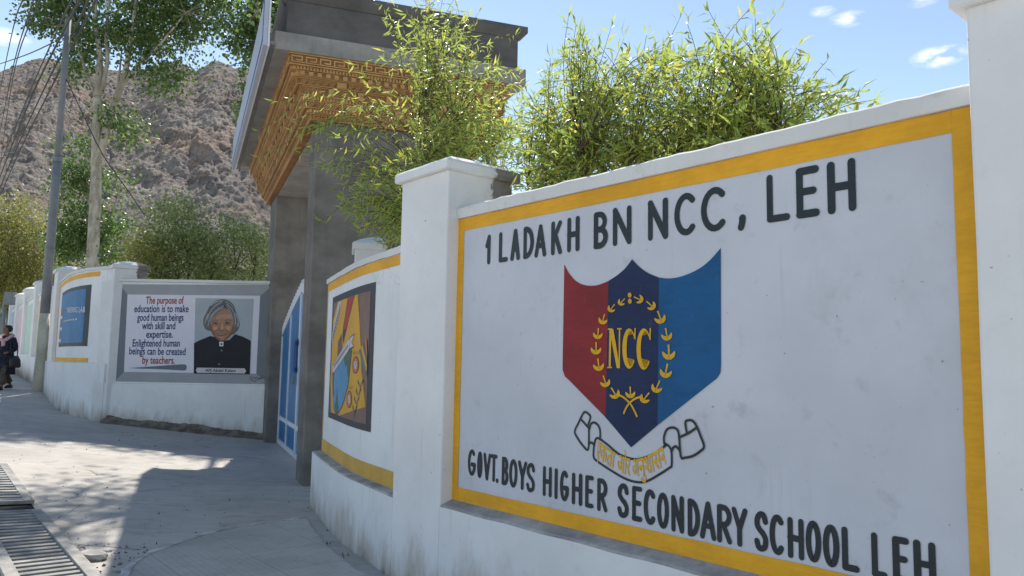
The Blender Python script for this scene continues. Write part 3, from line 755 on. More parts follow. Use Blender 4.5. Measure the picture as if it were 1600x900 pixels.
shp([(.13, .05), (.40, .05), (.93, .16), (.86, .40), (.74, .945), (.20, .945), (.06, .80), (.05, .3)], .0085, 'poster_yel')
lin([(.40, .06), (.92, .165), (.85, .40), (.735, .94)], .010, .0092)
shp([(.055, .70), (.055, .60), (.30, .86), (.31, .93), (.24, .945)], .0105, 'poster_pale')
for i in range(9):                                           # unreadable brush lettering on the slanted strip
    a_ = .075 + i * .024; b_ = .665 + i * .0265
    lin([(a_, b_), (a_ + .012, b_ + .045), (a_ + .022, b_ + .01)], .010, .0112 + .0002 * (i % 2))
    lin([(a_ + .01, b_ - .035), (a_ + .004, b_ + .0), (a_ + .024, b_ - .012)], .009, .0116)
shp([(.50, .945), (.66, .945), (.49, .70), (.40, .72)], .0105, 'poster_red')
shp([(.40, .72), (.49, .70), (.42, .60), (.385, .66)], .0105, 'ink')
lin([(.50, .94), (.40, .72)], .009, .0112); lin([(.66, .94), (.49, .70)], .009, .0112)
shp([(.26, .62), (.36, .68), (.40, .55), (.34, .48), (.26, .46)], .0105, 'poster_brown')
lin([(.28, .52), (.38, .60)], .012, .0112); lin([(.27, .57), (.36, .64)], .010, .0114)
ea = smooth_line([(.14, .42), (.14, .30), (.17, .18), (.22, .09), (.28, .05), (.36, .07), (.48, .15), (.58, .28), (.62, .40), (.63, .585), (.40, .50)], 4)
art(pc, CP, [PQ(*z) for z in ea], .0105, M['earth_blue'], px=False)
art(pc, CP, [PQ(*z) for z in smooth_line([(.44, .515), (.50, .42), (.54, .44), (.57, .36), (.61, .37), (.63, .585), (.44, .515)], 3)[:-1]], .0112, M['earth_green'], px=False)
art(pc, CP, [PQ(*z) for z in smooth_line([(.30, .26), (.27, .16), (.24, .12), (.28, .052), (.33, .06), (.36, .10), (.33, .15), (.30, .26)], 3)[:-1]], .0112, M['earth_green'], px=False)
art(pc, CP, [PQ(*z) for z in smooth_line([(.14, .42), (.18, .40), (.18, .28), (.20, .20), (.17, .185), (.14, .30), (.14, .42)], 3)[:-1]], .0112, M['earth_green'], px=False)
lin(ea, .010, .0118)
shp([(.12, .36), (.13, .43), (.60, .64), (.70, .66), (.64, .60), (.69, .57), (.60, .555), (.16, .37)], .0125, 'poster_pale')
lin([(.13, .43), (.60, .64), (.70, .66)], .009, .0132); lin([(.12, .36), (.60, .555), (.69, .57)], .009, .0132); lin([(.60, .555), (.60, .64)], .008, .0134)
for i in range(13):
    a_ = .17 + i * .031; b_ = .408 + i * .0128
    lin([(a_, b_), (a_ + .006, b_ + .03)], .008, .0138); lin([(a_ + .006, b_ + .03), (a_ + .018, b_ + .008)], .007, .0140)
for (cx, cy) in ((.74, .44), (.63, .19)):
    art(pc, CP, [PQ(*z) for z in ellipse(cx, cy, .065, .062, 20)], .0105, M['ink'], px=False)
    art(pc, CP, [PQ(*z) for z in ellipse(cx, cy, .053, .054, 20)], .0112, M['poster_ora'], px=False)
    art(pc, CP, [PQ(*z) for z in ellipse(cx, cy, .026, .03, 12)], .0118, M['poster_pale'], px=False)
    lin([(cx - .012, cy - .015), (cx + .008, cy + .015)], .010, .0124, 'navy')
    for i in range(5): lin([(cx - .05 + i * .025, cy + .075), (cx - .06 + i * .03, cy + .095)], .007, .0106)
lin([(.74, .07), (.78, .14), (.82, .22), (.845, .30)], .009, .0105)
for i in range(4):
    a_, b_ = .755 + i * .028, .105 + i * .06
    shp([(a_, b_), (a_ - .045, b_ + .03), (a_ - .04, b_ + .055)], .0112, 'earth_green'); shp([(a_, b_), (a_ + .05, b_ + .045), (a_ + .035, b_ + .06)], .0112, 'earth_green')
for i, mname in enumerate(('slate', 'poster_yel', 'earth_green', 'poster_ora')):
    d = i * .03; shp([(.80 + d, .54 + d * .7), (.825 + d, .56 + d * .7), (.935, .40 + d * 1.4), (.935, .355 + d * 1.4)], .0125 + i * .0006, mname)
for i in range(2): lin([(.09, .29 + i * .06), (.10, .33 + i * .06)], .012, .0105, 'poster_ora')
pc.build('picture', None, cwT)

# ---------------------------------------------------------------- entrance gate
g0 = on_ground(472, 760); g1 = on_ground(414, 692)
E1 = Vector((g1.x - g0.x, g1.y - g0.y, 0)); GL_ = E1.length; E1.normalize()
E2 = Vector((math.sin(R(70)), math.cos(R(70)), 0))
gb0 = Vector((g0.x, g0.y, 0)); gg = gz(g0.x)
ZV = Vector((0, 0, 1))
def G(t, b, z): return gb0 + E1 * t + E2 * b + ZV * z
def gbox(mb, t0, t1, b0, b1, z0, z1, m=None): mb.box(G(t0, b0, z0), E1 * (t1 - t0), E2 * (b1 - b0), ZV * (z1 - z0), m)
Yn = g0.y
ZS = (CAMP + ray(496, 190) * Yn).z                           # underside of the carved cornice
ZR = (CAMP + ray(431, 78) * (Yn - .42)).z                    # underside of the roof slab
FAR = GL_ + 1.2
gateT = thing('entrance_gate', 'grey concrete entrance gateway with carved wooden cornice and flat roof', 'gateway', G(GL_ / 2, .5, gg))
mb = MB(); gbox(mb, 0, .62, 0, 2.0, -.2, ZS + .3); mb.build('pier', M['raw'], gateT, bevel=.012)
mb = MB(); gbox(mb, GL_, GL_ + 1.1, 0, .62, -.2, ZS + .3); gbox(mb, GL_ + .22, GL_ + 1.1, .622, 2.0, -.2, ZS + .3); mb.build('pier', M['raw'], gateT, bevel=.012)
mb = MB(); gbox(mb, .622, GL_ - .002, .02, 1.2, ZS - .02, ZS + .3); mb.build('lintel', M['raw_pale'], gateT, bevel=.01)
oE, oF = .30, .60                                            # roof overhang at the end and at the front
DEEP = 2.70
TH = (CAMP + ray(432, 50) * (Yn - .42)).z - ZR
mb = MB(); gbox(mb, -oE, FAR + .35, -oF, DEEP, ZR, ZR + TH); mb.build('roof_slab', M['raw_pale'], gateT, bevel=.012)
mb = MB(); pz0, pz1 = ZR + TH, ZR + TH + .44
gbox(mb, -oE + .06, -oE + .22, -oF + .14, DEEP - .10, pz0, pz1); gbox(mb, -oE + .222, FAR, -oF + .14, -oF + .30, pz0, pz1); gbox(mb, -oE + .222, FAR, DEEP - .26, DEEP - .10, pz0, pz1)
par = mb.build('parapet', M['raw_dark'], gateT, bevel=.01)
mb = MB()
for (t0, t1, b0, b1) in ((-oE + .0, -oE + .27, -oF + .08, DEEP + .02), (-oE + .272, FAR + .05, -oF + .08, -oF + .36)):
    P = [G(t0, b0, pz1 + .08), G(t1, b0, pz1 + .08), G(t1, b1, pz1 + .08), G(t0, b1, pz1 + .08), G(t0, b0, pz1 + .17), G(t1, b0, pz1 + .17), G(t1, b1, pz1 + .17), G(t0, b1, pz1 + .17),
         G(t0 + .06, b0 + .06, pz1 + .001), G(t1 - .06, b0 + .06, pz1 + .001), G(t1 - .06, b1 - .10, pz1 + .001), G(t0 + .06, b1 - .10, pz1 + .001)]
    F = [(4, 5, 6, 7), (0, 1, 5, 4), (1, 2, 6, 5), (2, 3, 7, 6), (3, 0, 4, 7), (8, 9, 1, 0), (9, 10, 2, 1), (10, 11, 3, 2), (11, 8, 0, 3), (11, 10, 9, 8)]
    mb.add(P, F)
mb.build('parapet_coping', M['raw_dark'], par, bevel=.008)
# carved cornice: stepped bands round the near end and the front
hz = ZR - ZS
BANDS = [(0.0, .11, .05, 'fret'), (.11, .17, .075, 'dentil'), (.17, .30, .10, 'lattice'), (.30, .36, .125, 'dentil'), (.36, .52, .14, 'scroll'), (.52, .64, .165, 'lattice'), (.64, .74, .19, 'blocks'), (.74, .80, .215, 'dentil'), (.80, 1.0, .24, 'fret')]
def face_pt(side, a, o, z, out):
    return G(-o - out, a, z) if side == 'end' else G(a, -o * 1.7 - out, z)
for (f0, f1, o, kind) in BANDS:
    z0, z1 = ZS + hz * f0 + .001, ZS + hz * f1 - .003
    if f1 == 1.0: z1 = ZR - .002
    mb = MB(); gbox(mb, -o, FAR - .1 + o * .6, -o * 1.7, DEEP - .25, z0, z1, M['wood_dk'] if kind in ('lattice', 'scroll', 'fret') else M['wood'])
    h = z1 - z0
    for side, (a0, a1) in (('end', (-o * 1.7, DEEP - .25)), ('front', (-o, FAR - .1))):
        ax = E2 if side == 'end' else E1; outv = -E1 if side == 'end' else -E2
        def bar(a, b, c, d, dep=.018, mm='wood'):
            mb.box(face_pt(side, a, o, z0 + c * h, 0), ax * (b - a), outv * dep, ZV * ((d - c) * h), M[mm])
        bar(a0, a1, .0, .10, .022); bar(a0, a1, .90, 1.0, .024)
        if kind == 'fret':
            st = h * 1.15; x = a0 + .02
            while x + st < a1:
                wd = .10 * st
                bar(x, x + wd, .2, .8); bar(x + wd, x + st * .8, .68, .8); bar(x + st * .7, x + st * .8, .36, .68); bar(x + st * .32, x + st * .7, .36, .48)
                bar(x + wd, x + st * .98, .2, .29); x += st
        elif kind == 'dentil':
            x = a0 + .01
            while x < a1 - .04: bar(x, x + .022, .12, .88, .022); x += .040
        elif kind == 'blocks':
            x = a0 + .05; 
            while x < a1 - .1: bar(x, x + .055, .12, .88, .045); x += .105
        elif kind == 'lattice':
            x = a0 + .03; i = 0
            while x + h < a1:
                if i % 6 == 5: bar(x, x + .12, .1, .9, .035); x += .14; i += 1; continue
                for (p, q_) in (((0, .12), (.76, .88)), ((.3, .12), (.98, .80)), ((0, .46), (.42, .88))):
                    A0 = face_pt(side, x + p[0] * h, o, z0 + p[1] * h, 0); D = ax * ((q_[0] - p[0]) * h) + ZV * ((q_[1] - p[1]) * h)
                    mb.box(A0, D, outv * .018, (ZV * .10 * h - ax * .06 * h), M['wood'])
                x += h; i += 1
        else:
            x = a0 + h * .6; i = 0
            while x + h * .5 < a1:
                if i % 5 == 4: bar(x - h * .3, x + h * .3, .08, .92, .05)
                else:
                    sg = 1 if i % 2 else -1
                    for dy in (.30, .70):
                        pts = [face_pt(side, x + sg * math.cos(a_) * h * .24 * (1 - k_ / 13), o, z0 + h * (dy + math.sin(a_) * .19 * (1 - k_ / 13)), .004) for k_, a_ in enumerate([k2 * .62 for k2 in range(11)])]
                        mb.tube(pts, h * .042, 5, M['wood'])
                x += h * .62; i += 1
    mb.build('cornice_band', None, gateT)
# doors
db = .20; zg = gg + .06
def ztop(t):
    f = 1 - abs(2 * min(max(t / GL_, 0), 1) - 1)
    return 2.16 + .62 * (.75 * f + .25 * math.sin(f * math.pi / 2))
for (t0, t1) in ((.64, GL_ / 2 - .012), (GL_ / 2 + .012, GL_ - .01)):
    fr = MB(); pan = MB()
    far = t0 > GL_ / 2
    mid = (t0 + t1) / 2
    n = 14; rail = .10
    for i in range(n):                                       # top rail follows the arch and carries little spikes
        a, b = t0 + (t1 - t0) * i / n, t0 + (t1 - t0) * (i + 1) / n
        P = [G(a, db, ztop(a) - .16), G(b, db, ztop(b) - .16), G(b, db, ztop(b)), G(a, db, ztop(a))]
        P += [x + E2 * .05 for x in P]
        fr.add(P, [(0, 1, 2, 3)[::-1], (4, 5, 6, 7), (3, 2, 6, 7), (0, 4, 5, 1), (0, 3, 7, 4), (1, 5, 6, 2)])
        fr.box(G(a + .05, db + .01, ztop((a + b) / 2) - .02), E1 * .06, E2 * .03, ZV * .07)
    for (a, b, z1_) in ((t0, t0 + .05, None), (t1 - .05, t1, None), (mid - .018, mid + .018, None)):
        P = [G(a, db - .004, zg), G(b, db - .004, zg), G(b, db - .004, ztop(b) - .18), G(a, db - .004, ztop(a) - .18)]; P += [x + E2 * .055 for x in P]
        fr.add(P, [(0, 1, 2, 3)[::-1], (4, 5, 6, 7), (3, 2, 6, 7), (0, 4, 5, 1), (0, 3, 7, 4), (1, 5, 6, 2)])
    for (z0_, z1_) in ((zg, zg + .08), (zg + .42, zg + .49)):
        fr.box(G(t0 + .08, db - .002, z0_), E1 * (t1 - t0 - .16), E2 * .05, ZV * (z1_ - z0_))
    pan.add([x for a in (t0 + .02, mid, t1 - .02) for x in (G(a, db + .018, zg + .02), G(a, db + .018, ztop(a) - .1), G(a, db + .036, zg + .02), G(a, db + .036, ztop(a) - .1))],
            [(0, 4, 5, 1), (4, 8, 9, 5), (2, 3, 7, 6), (6, 7, 11, 10)])
    d = pan.build('gate_door', M['gate_blue'], gateT)
    fr.build('frame', M['gate_white'], d)
    if far:
        hb = MB(); gbox(hb, t0 + .02, t0 + .34, db - .03, db - .008, 1.38, 1.90, M['gate_blue_dk']); gbox(hb, t0 - .06, t0 + .12, db - .06, db - .032, 1.80, 1.86, M['gate_blue_dk']); gbox(hb, t0 - .06, t0 + .12, db - .06, db - .032, 1.40, 1.46, M['gate_blue_dk'])
        hb.build('bolt', None, d)
        pl = MB(); gbox(pl, t0 + .0, t0 + .10, db - .07, db - .035, 1.20, 1.31, M['metal']); pl.tube([G(t0 + .025, db - .05, 1.31), G(t0 + .03, db - .05, 1.37), G(t0 + .05, db - .05, 1.395), G(t0 + .07, db - .05, 1.37), G(t0 + .075, db - .05, 1.31)], .009, 6, M['metal'])
        pl.build('padlock', None, d)
# signboard along the front of the roof
sgT = thing('signboard', 'long pale signboard with a blue line fixed along the gateway roof front', 'signboard', G(GL_ / 2, -oF - .2, ZR))
sF, sN = FAR + .38, -oE - .10
bo = -oF - .14
zl = ZR - .02
def sp(t, b, z): return G(t, b, z)
mb = MB(); gbox(mb, sN, sF, bo, bo + .05, zl, zl + .62); mb.build('board', M['sign_face'], sgT, bevel=.004)
mb = MB(); gbox(mb, sN + .05, sF - .05, bo - .006, bo - .002, zl + .07, zl + .11); gbox(mb, sN + .05, sN + .09, bo - .006, bo - .002, zl + .112, zl + .58); mb.build('blue_line', M['sign_line'], sgT)
mb = MB(); gbox(mb, sN - .004, sF + .004, bo + .052, bo + .075, zl - .012, zl + .62); mb.build('backing_frame', M['gate_white'], sgT)
mb = MB(); gbox(mb, sN + .02, sF - .02, bo + .078, -oF - .003, zl + .03, zl + .07); mb.build('light_stop_strip', M['metal'], sgT)  # added strip that stops a slit of light between board and slab
for t in (.2, 2.0, 4.0, 5.6):
    mb = MB(); gbox(mb, t, t + .05, bo + .077, -oF - .002, zl + .075, zl + .12); mb.build('bracket', M['metal'], sgT)
# small pillar on the gate side
p0c = Vector(CP.p(.02, 0, -.02))
dup(P1, (p0c.x + .25, p0c.y + .02, -.12), math.atan2(-E2.y, E2.x) * 0 + R(-78) , 'small white pillar beside the concrete gate pier, half hidden by willow leaves', (.72, .85, 1.0))

# ---------------------------------------------------------------- quotation wall
KY = on_ground(412, 686).y
KW = Plane((0, KY), (1, 0))
kT = thing('quotation_wall', 'white wall with grey painted frame, red and blue quotation and a portrait', 'wall', (-5.8, KY, .2))
kx0 = KW.uv(178, 520)[0]; kx1 = KW.uv(422, 520)[0]
kzt = KW.uv(306, 442)[1]; kzb = KW.uv(300, 600)[1]
mb = MB(); mb.box((kx0 - .3, KY + .02, 0), (kx1 - kx0 + .3, 0, 0), (0, .22, 0), (0, 0, kzt)); mb.build('panel', M['white_clean'], kT)
mb = MB(); n = 26                                            # the lower wall bellies out a little
for i in range(n + 1):
    x = kx0 - .30 + (kx1 - .02 - kx0 + .30) * i / n; g = gz(x)
    for (w_, z_) in ((.04, g - .2), (.05, g + .14 + .05 * math.sin(i * .9) + random.uniform(-.02, .02)), (.045, .9), (.04, kzb - .01), (-.02, kzb)):
        mb.v.append((x, KY - w_ + .02, z_))
for i in range(n):
    for k_ in range(4): q_ = i * 5 + k_; mb.f.append((q_, q_ + 5, q_ + 6, q_ + 1))
mb.build('lower_wall', M['white'], kT)
mb = MB(); n = 90                                           # exposed ragged footing
def wob(x, k_): return .5 * math.sin(x * 3.1 + k_) + .3 * math.sin(x * 7.7 + 2 * k_) + .2 * math.sin(x * 19 + 3 * k_)
for i in range(n + 1):
    x = kx0 - .05 + (kx1 - kx0 + .25) * i / n; g = gz(x); f = 1 + .25 * wob(x, 1)
    for j, (w_, z_) in enumerate(((.20, -.05), (.18, .01), (.13, .04), (.08, .08), (.045, .125), (-.05, .14))):
        mb.v.append((x, KY - w_ * (1 + .25 * wob(x, j)) - random.uniform(0, .012), g + z_ * f + random.uniform(-.008, .008)))
for i in range(n):
    for k_ in range(5): q_ = i * 6 + k_; mb.f.append((q_, q_ + 6, q_ + 7, q_ + 1))
mb.build('footing', M['footing'], kT)
mb = MB(); mb.box((kx0 - .02, KY - .03, kzt + .001), (kx1 - kx0 + .04, 0, 0), (0, .3, 0), (0, 0, .055)); mb.build('coping', M['coping'], kT, bevel=.01)
fr = MB(); q = lambda x, y: (170 + x / 5, 430 + y / 5)
kw_ = -.016
o4 = [KW.uv(*q(*z)) for z in ((78, 70), (1285, 75), (1255, 853), (45, 830))]; i4 = [KW.uv(*q(*z)) for z in ((143, 150), (1180, 160), (1150, 770), (115, 755))]
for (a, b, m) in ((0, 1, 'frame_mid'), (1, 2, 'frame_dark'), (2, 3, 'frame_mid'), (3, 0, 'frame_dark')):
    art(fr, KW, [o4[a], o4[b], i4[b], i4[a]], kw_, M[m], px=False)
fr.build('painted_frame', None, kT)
ps = MB(); art(ps, KW, i4, kw_ + .001, M['poster_white'], px=False)
poster = ps.build('poster', M['poster_white'], kT)
tx = MB()
for body, x0, x1, y0, y1, m in (('The purpose of', 285, 582, 222, 222, 'txt_red'), ('education is to make', 195, 620, 288, 288, 'txt_blue'), ('good human beings', 218, 580, 356, 356, 'txt_blue'), ('with skill and', 255, 516, 421, 421, 'txt_blue'),
                                ('expertise.', 288, 497, 488, 488, 'txt_blue'), ('Enlightened human', 182, 551, 557, 557, 'txt_blue'), ('beings can be created', 155, 596, 618, 624, 'txt_blue'), ('by teachers.', 258, 512, 690, 692, 'txt_red')):
    A0, A1 = KW.uv(*q(x0, y0)), KW.uv(*q(x1, y1))
    put_text(tx, KW, body, lambda f, y, A0=A0, A1=A1: (A0[0] + (A1[0] - A0[0]) * f, A0[1] + (A1[1] - A0[1]) * f + y * .195), kw_ + .004, M[m], .017)
art(tx, KW, [q(*z) for z in smooth_line([(155, 725), (300, 715), (450, 704), (575, 696), (603, 704), (606, 725), (596, 742), (560, 744), (400, 735), (155, 728)], 3)[:-1]], kw_ + .004, M['slate'])
tx.build('quotation', None, poster)
po = MB(); T = lambda pts, w_, m: art(po, KW, [q(*z) for z in pts], kw_ + w_, M[m])
T([(675, 178), (1130, 185), (1100, 775), (660, 768)], .004, 'photo_bg')
T(smooth_line([(735, 375), (740, 335), (762, 290), (785, 245), (825, 205), (880, 188), (930, 196), (972, 232), (990, 285), (1008, 330), (1021, 385), (1006, 430), (965, 465), (900, 470), (800, 440), (752, 420), (735, 375)], 4)[:-1], .006, 'hair')
T([(662, 768), (664, 532), (700, 512), (790, 475), (830, 482), (880, 515), (940, 505), (985, 460), (1050, 482), (1108, 512), (1100, 775)], .008, 'jacket')
T(smooth_line([(783, 385), (788, 340), (812, 305), (850, 285), (890, 262), (935, 262), (965, 300), (978, 350), (982, 395), (970, 440), (940, 485), (885, 517), (835, 490), (800, 445), (783, 385)], 4)[:-1], .010, 'skin')
T(smooth_line([(783, 390), (800, 385), (812, 430), (840, 480), (885, 508), (885, 517), (835, 490), (800, 445), (783, 390)], 3)[:-1], .0106, 'skin_dk')
T(smooth_line([(982, 390), (968, 385), (955, 435), (925, 480), (888, 508), (886, 517), (940, 486), (970, 440), (982, 390)], 3)[:-1], .0106, 'skin_dk')
T(smooth_line([(768, 420), (758, 380), (768, 335), (800, 285), (850, 235), (900, 222), (920, 240), (890, 268), (850, 290), (820, 318), (800, 352), (792, 400), (782, 432), (768, 420)], 3)[:-1], .012, 'hair')
T(smooth_line([(900, 225), (945, 232), (980, 275), (1000, 340), (1004, 400), (985, 445), (975, 400), (972, 345), (955, 300), (930, 270), (908, 258), (900, 225)], 3)[:-1], .012, 'hair')
for n_, st in enumerate(([(775, 395), (785, 340), (815, 295), (865, 255), (900, 240)], [(790, 360), (812, 310), (850, 275), (890, 255)], [(765, 350), (790, 290), (830, 240), (880, 212)], [(905, 232), (935, 255), (955, 290), (965, 335)], [(920, 225), (960, 262), (985, 320), (990, 380)], [(800, 235), (840, 208), (890, 200)], [(910, 205), (955, 230), (980, 265)], [(750, 380), (758, 340), (775, 305)], [(990, 300), (1010, 350), (1008, 400)], [(930, 262), (948, 300), (955, 340)])):
    ribbon(po, KW, pxline(KW, [q(*z) for z in smooth_line(st, 4)]), .011 + .006 * (n_ % 3), kw_ + .0132 + .0002 * n_, M['hair_lt'])
for n_, pl_ in enumerate(([(835, 325), (870, 305), (915, 300), (945, 315), (940, 336), (890, 332), (845, 342), (835, 325)], [(876, 380), (890, 380), (896, 418), (880, 428), (868, 418), (876, 380)], [(818, 402), (838, 398), (850, 412), (838, 430), (822, 424), (818, 402)], [(912, 402), (934, 396), (952, 406), (944, 428), (922, 426), (912, 402)], [(862, 484), (884, 480), (908, 483), (898, 502), (872, 502), (862, 484)])):
    T(smooth_line(pl_, 3)[:-1], .0110 + .0001 * n_, 'skin_lt')
for sx_ in (830, 926): T(ellipse(sx_, 378, 15, 5, 12), .0128, 'teeth')
for sx_ in (832, 924): T(ellipse(sx_, 377, 5.5, 5.5, 10), .0132, 'jacket')
for n_, (st, wd, m) in enumerate((([(804, 364), (826, 353), (852, 360)], .015, 'hair'), ([(906, 358), (930, 348), (958, 358)], .015, 'hair'), ([(812, 376), (830, 372), (848, 378)], .014, 'jacket'), ([(908, 374), (926, 370), (944, 375)], .014, 'jacket'), ([(810, 388), (830, 392), (850, 386)], .009, 'skin_dk'), ([(906, 385), (926, 390), (946, 383)], .009, 'skin_dk'),
                  ([(874, 376), (866, 408), (858, 424)], .012, 'skin_dk'), ([(858, 426), (878, 436), (900, 427)], .013, 'skin_dk'), ([(842, 428), (824, 444), (818, 466)], .012, 'skin_dk'), ([(914, 426), (934, 442), (940, 464)], .012, 'skin_dk'), ([(830, 318), (875, 305), (925, 308)], .006, 'skin_dk'), ([(832, 334), (880, 322), (930, 326)], .006, 'skin_dk'), ([(862, 490), (884, 494), (908, 488)], .010, 'skin_dk'))):
    ribbon(po, KW, pxline(KW, [q(*z) for z in smooth_line(st, 4)]), wd, kw_ + .0155 + .0002 * n_, M[m])
T(smooth_line([(832, 455), (880, 452), (926, 453), (906, 472), (880, 477), (852, 472), (832, 455)], 3)[:-1], .0135, 'skin_dk')
T(smooth_line([(842, 457), (880, 456), (916, 455), (900, 463), (880, 466), (856, 463), (842, 457)], 3)[:-1], .0142, 'teeth')
T([(862, 520), (896, 520), (894, 555), (864, 555)], .0135, 'poster_white'); T([(872, 534), (884, 528), (888, 545), (872, 545)], .0142, 'jacket')
for (x, y) in ((880, 588), (862, 695)): T(ellipse(x, y, 9, 8, 10), .010, 'slate')
ca = [(690, 722), (1060, 728), (1072, 748), (1060, 768), (690, 762), (678, 742)]
T(ca, .010, 'poster_pale')
A0, A1 = KW.uv(*q(752, 754)), KW.uv(*q(990, 756))
put_text(po, KW, 'APJ Abdul Kalam', lambda f, y: (A0[0] + (A1[0] - A0[0]) * f, A0[1] + (A1[1] - A0[1]) * f + y * .075), kw_ + .012, M['ink'], .02)
po.build('portrait', None, poster)
sg_ = MB()                                                   # the painter's small dark scribble in the corner
for st in ([(1098, 800), (1112, 792), (1120, 808), (1132, 794), (1144, 808), (1160, 796), (1176, 808), (1198, 798)], [(1100, 812), (1140, 832), (1150, 820), (1190, 806)]):
    ribbon(sg_, KW, pxline(KW, [q(*z) for z in st]), .010, kw_ + .003 + .0005 * len(st), M['ink'])
sg_.build('scribble', M['ink'], kT)
# jagged white plaster edge on the concrete of the gate pier, and dust at its foot: part of the plaster return
mb = MB(); n = 30
for i in range(n + 1):
    z = gz(kx1) + .05 + (kzt - gz(kx1)) * i / n; e = random.uniform(-.03, .03)
    mb.v += [(kx1 - .02, KY - .022, z), (kx1 + .03 + e, KY - .012, z), (kx1 + .05 + e, KY + .1, z)]
for i in range(n):
    for k_ in range(2): q_ = i * 3 + k_; mb.f.append((q_, q_ + 1, q_ + 4, q_ + 3))
mb.build('plaster_edge', M['white'], kT)

p2 = KW.uv(165, 560); 
P2c = (kx0 - .21, KY + .16)
dup(P1, (P2c[0], P2c[1], gz(P2c[0]) - .02), rzN + R(-3), 'white pillar left of the quotation wall, its back third bare grey cement', (1, 1, 1.0))

# ---------------------------------------------------------------- curved wall with the blue poster, and the street wall beyond
bpts = [tuple(on_ground(*z).xy) for z in ((66, 611), (75, 624), (86, 637), (108, 648), (140, 656))]
b_ = smooth_line(bpts, 5); b_.append((P2c[0] + .1, P2c[1] - .2))
BW = Curved(b_)
inn = [tuple((BW.P[i] - BW.NN[i] * .10).xy) for i in range(len(b_))]
BP = Curved(inn)
bT = thing('poster_wall', 'white curved wall with thin yellow border and a blue poster', 'wall', (b_[12][0], b_[12][1], gz(b_[12][0])))
zgB = lambda dz: (lambda s: gz(BW.p(s, 0).x) + dz)
bz0 = BP.uv(120, 566)[1]; bzt = BP.uv(125, 426)[1]
sweep(BW, [(0, zgB(-.2)), (0, zgB(.2)), (0, bz0 - .02), (-.02, bz0 - .005), (-.12, bz0), (-.3, bz0), (-.3, zgB(-.2))], closed=True).build('plinth', M['white'], bT)
s0 = BP.uv(86, 560)[0]
sweep(BP, [(0, bz0 - .1), (0, bzt), (-.2, bzt), (-.2, bz0 - .1)], closed=True).build('panel', M['white_clean'], bT)
sweep(BP, [(.02, bzt + .001), (.02, bzt + .06), (-.21, bzt + .06), (-.21, bzt + .001)], closed=True).build('coping', M['coping'], bT)
bd = MB(); e1 = BP.uv(138, 560)[0]
art(bd, BP, [(s0, bzt - .12), (e1 + .2, bzt - .12), (e1 + .2, bzt - .03), (s0, bzt - .03)], .004, M['yellow'], px=False)
art(bd, BP, [(s0, bz0 + .005), (e1, bz0 + .005), (e1, bz0 + .085), (s0, bz0 + .085)], .004, M['yellow'], px=False)
art(bd, BP, [(s0, bz0 + .085), (s0 + .10, bz0 + .085), (s0 + .10, bzt - .12), (s0, bzt - .12)], .004, M['ochre'], px=False)
bd.build('border', None, bT)
pz1_ = BP.uv(125, 447)[1]; pz0_ = BP.uv(115, 541)[1]; pa, pb = BP.uv(95, 500)[0], BP.uv(139.5, 500)[0]
bp = MB(); BQ = lambda a, b: (pa + (pb - pa) * a, pz0_ + (pz1_ - pz0_) * b)
art(bp, BP, [BQ(0, 0), BQ(1, 0), BQ(1, 1), BQ(0, 1)], .005, M['poster_dk'], px=False)
art(bp, BP, [BQ(.0, .06), BQ(.93, .06), BQ(.93, .94), BQ(0, .94)], .008, M['poster_blue'], px=False)
for i in range(9): art(bp, BP, [BQ(.0 + .03 * (i % 2), .1 + i * .07), BQ(.16 + .05 * (i % 3), .08 + i * .07), BQ(.2 + .04 * (i % 2), .13 + i * .07), BQ(.02, .15 + i * .07)], .010 + i * .0003, M[('poster_pale', 'poster_brown', 'slate')[i % 3]], px=False)
A0, A1 = BP.uv(105, 489), BP.uv(134, 488)
put_text(bp, BP, 'TINKERING LAB', lambda f, y: (A0[0] + (A1[0] - A0[0]) * f, A0[1] + (A1[1] - A0[1]) * f + y * .155), .014, M['poster_white'], .012)
for i in range(7): a_ = .30 + i * .075; art(bp, BP, [BQ(a_, .435), BQ(a_ + .05, .435), BQ(a_ + .05, .46), BQ(a_, .46)], .012, M['poster_pale'], px=False)
bp.build('blue_poster', None, bT)

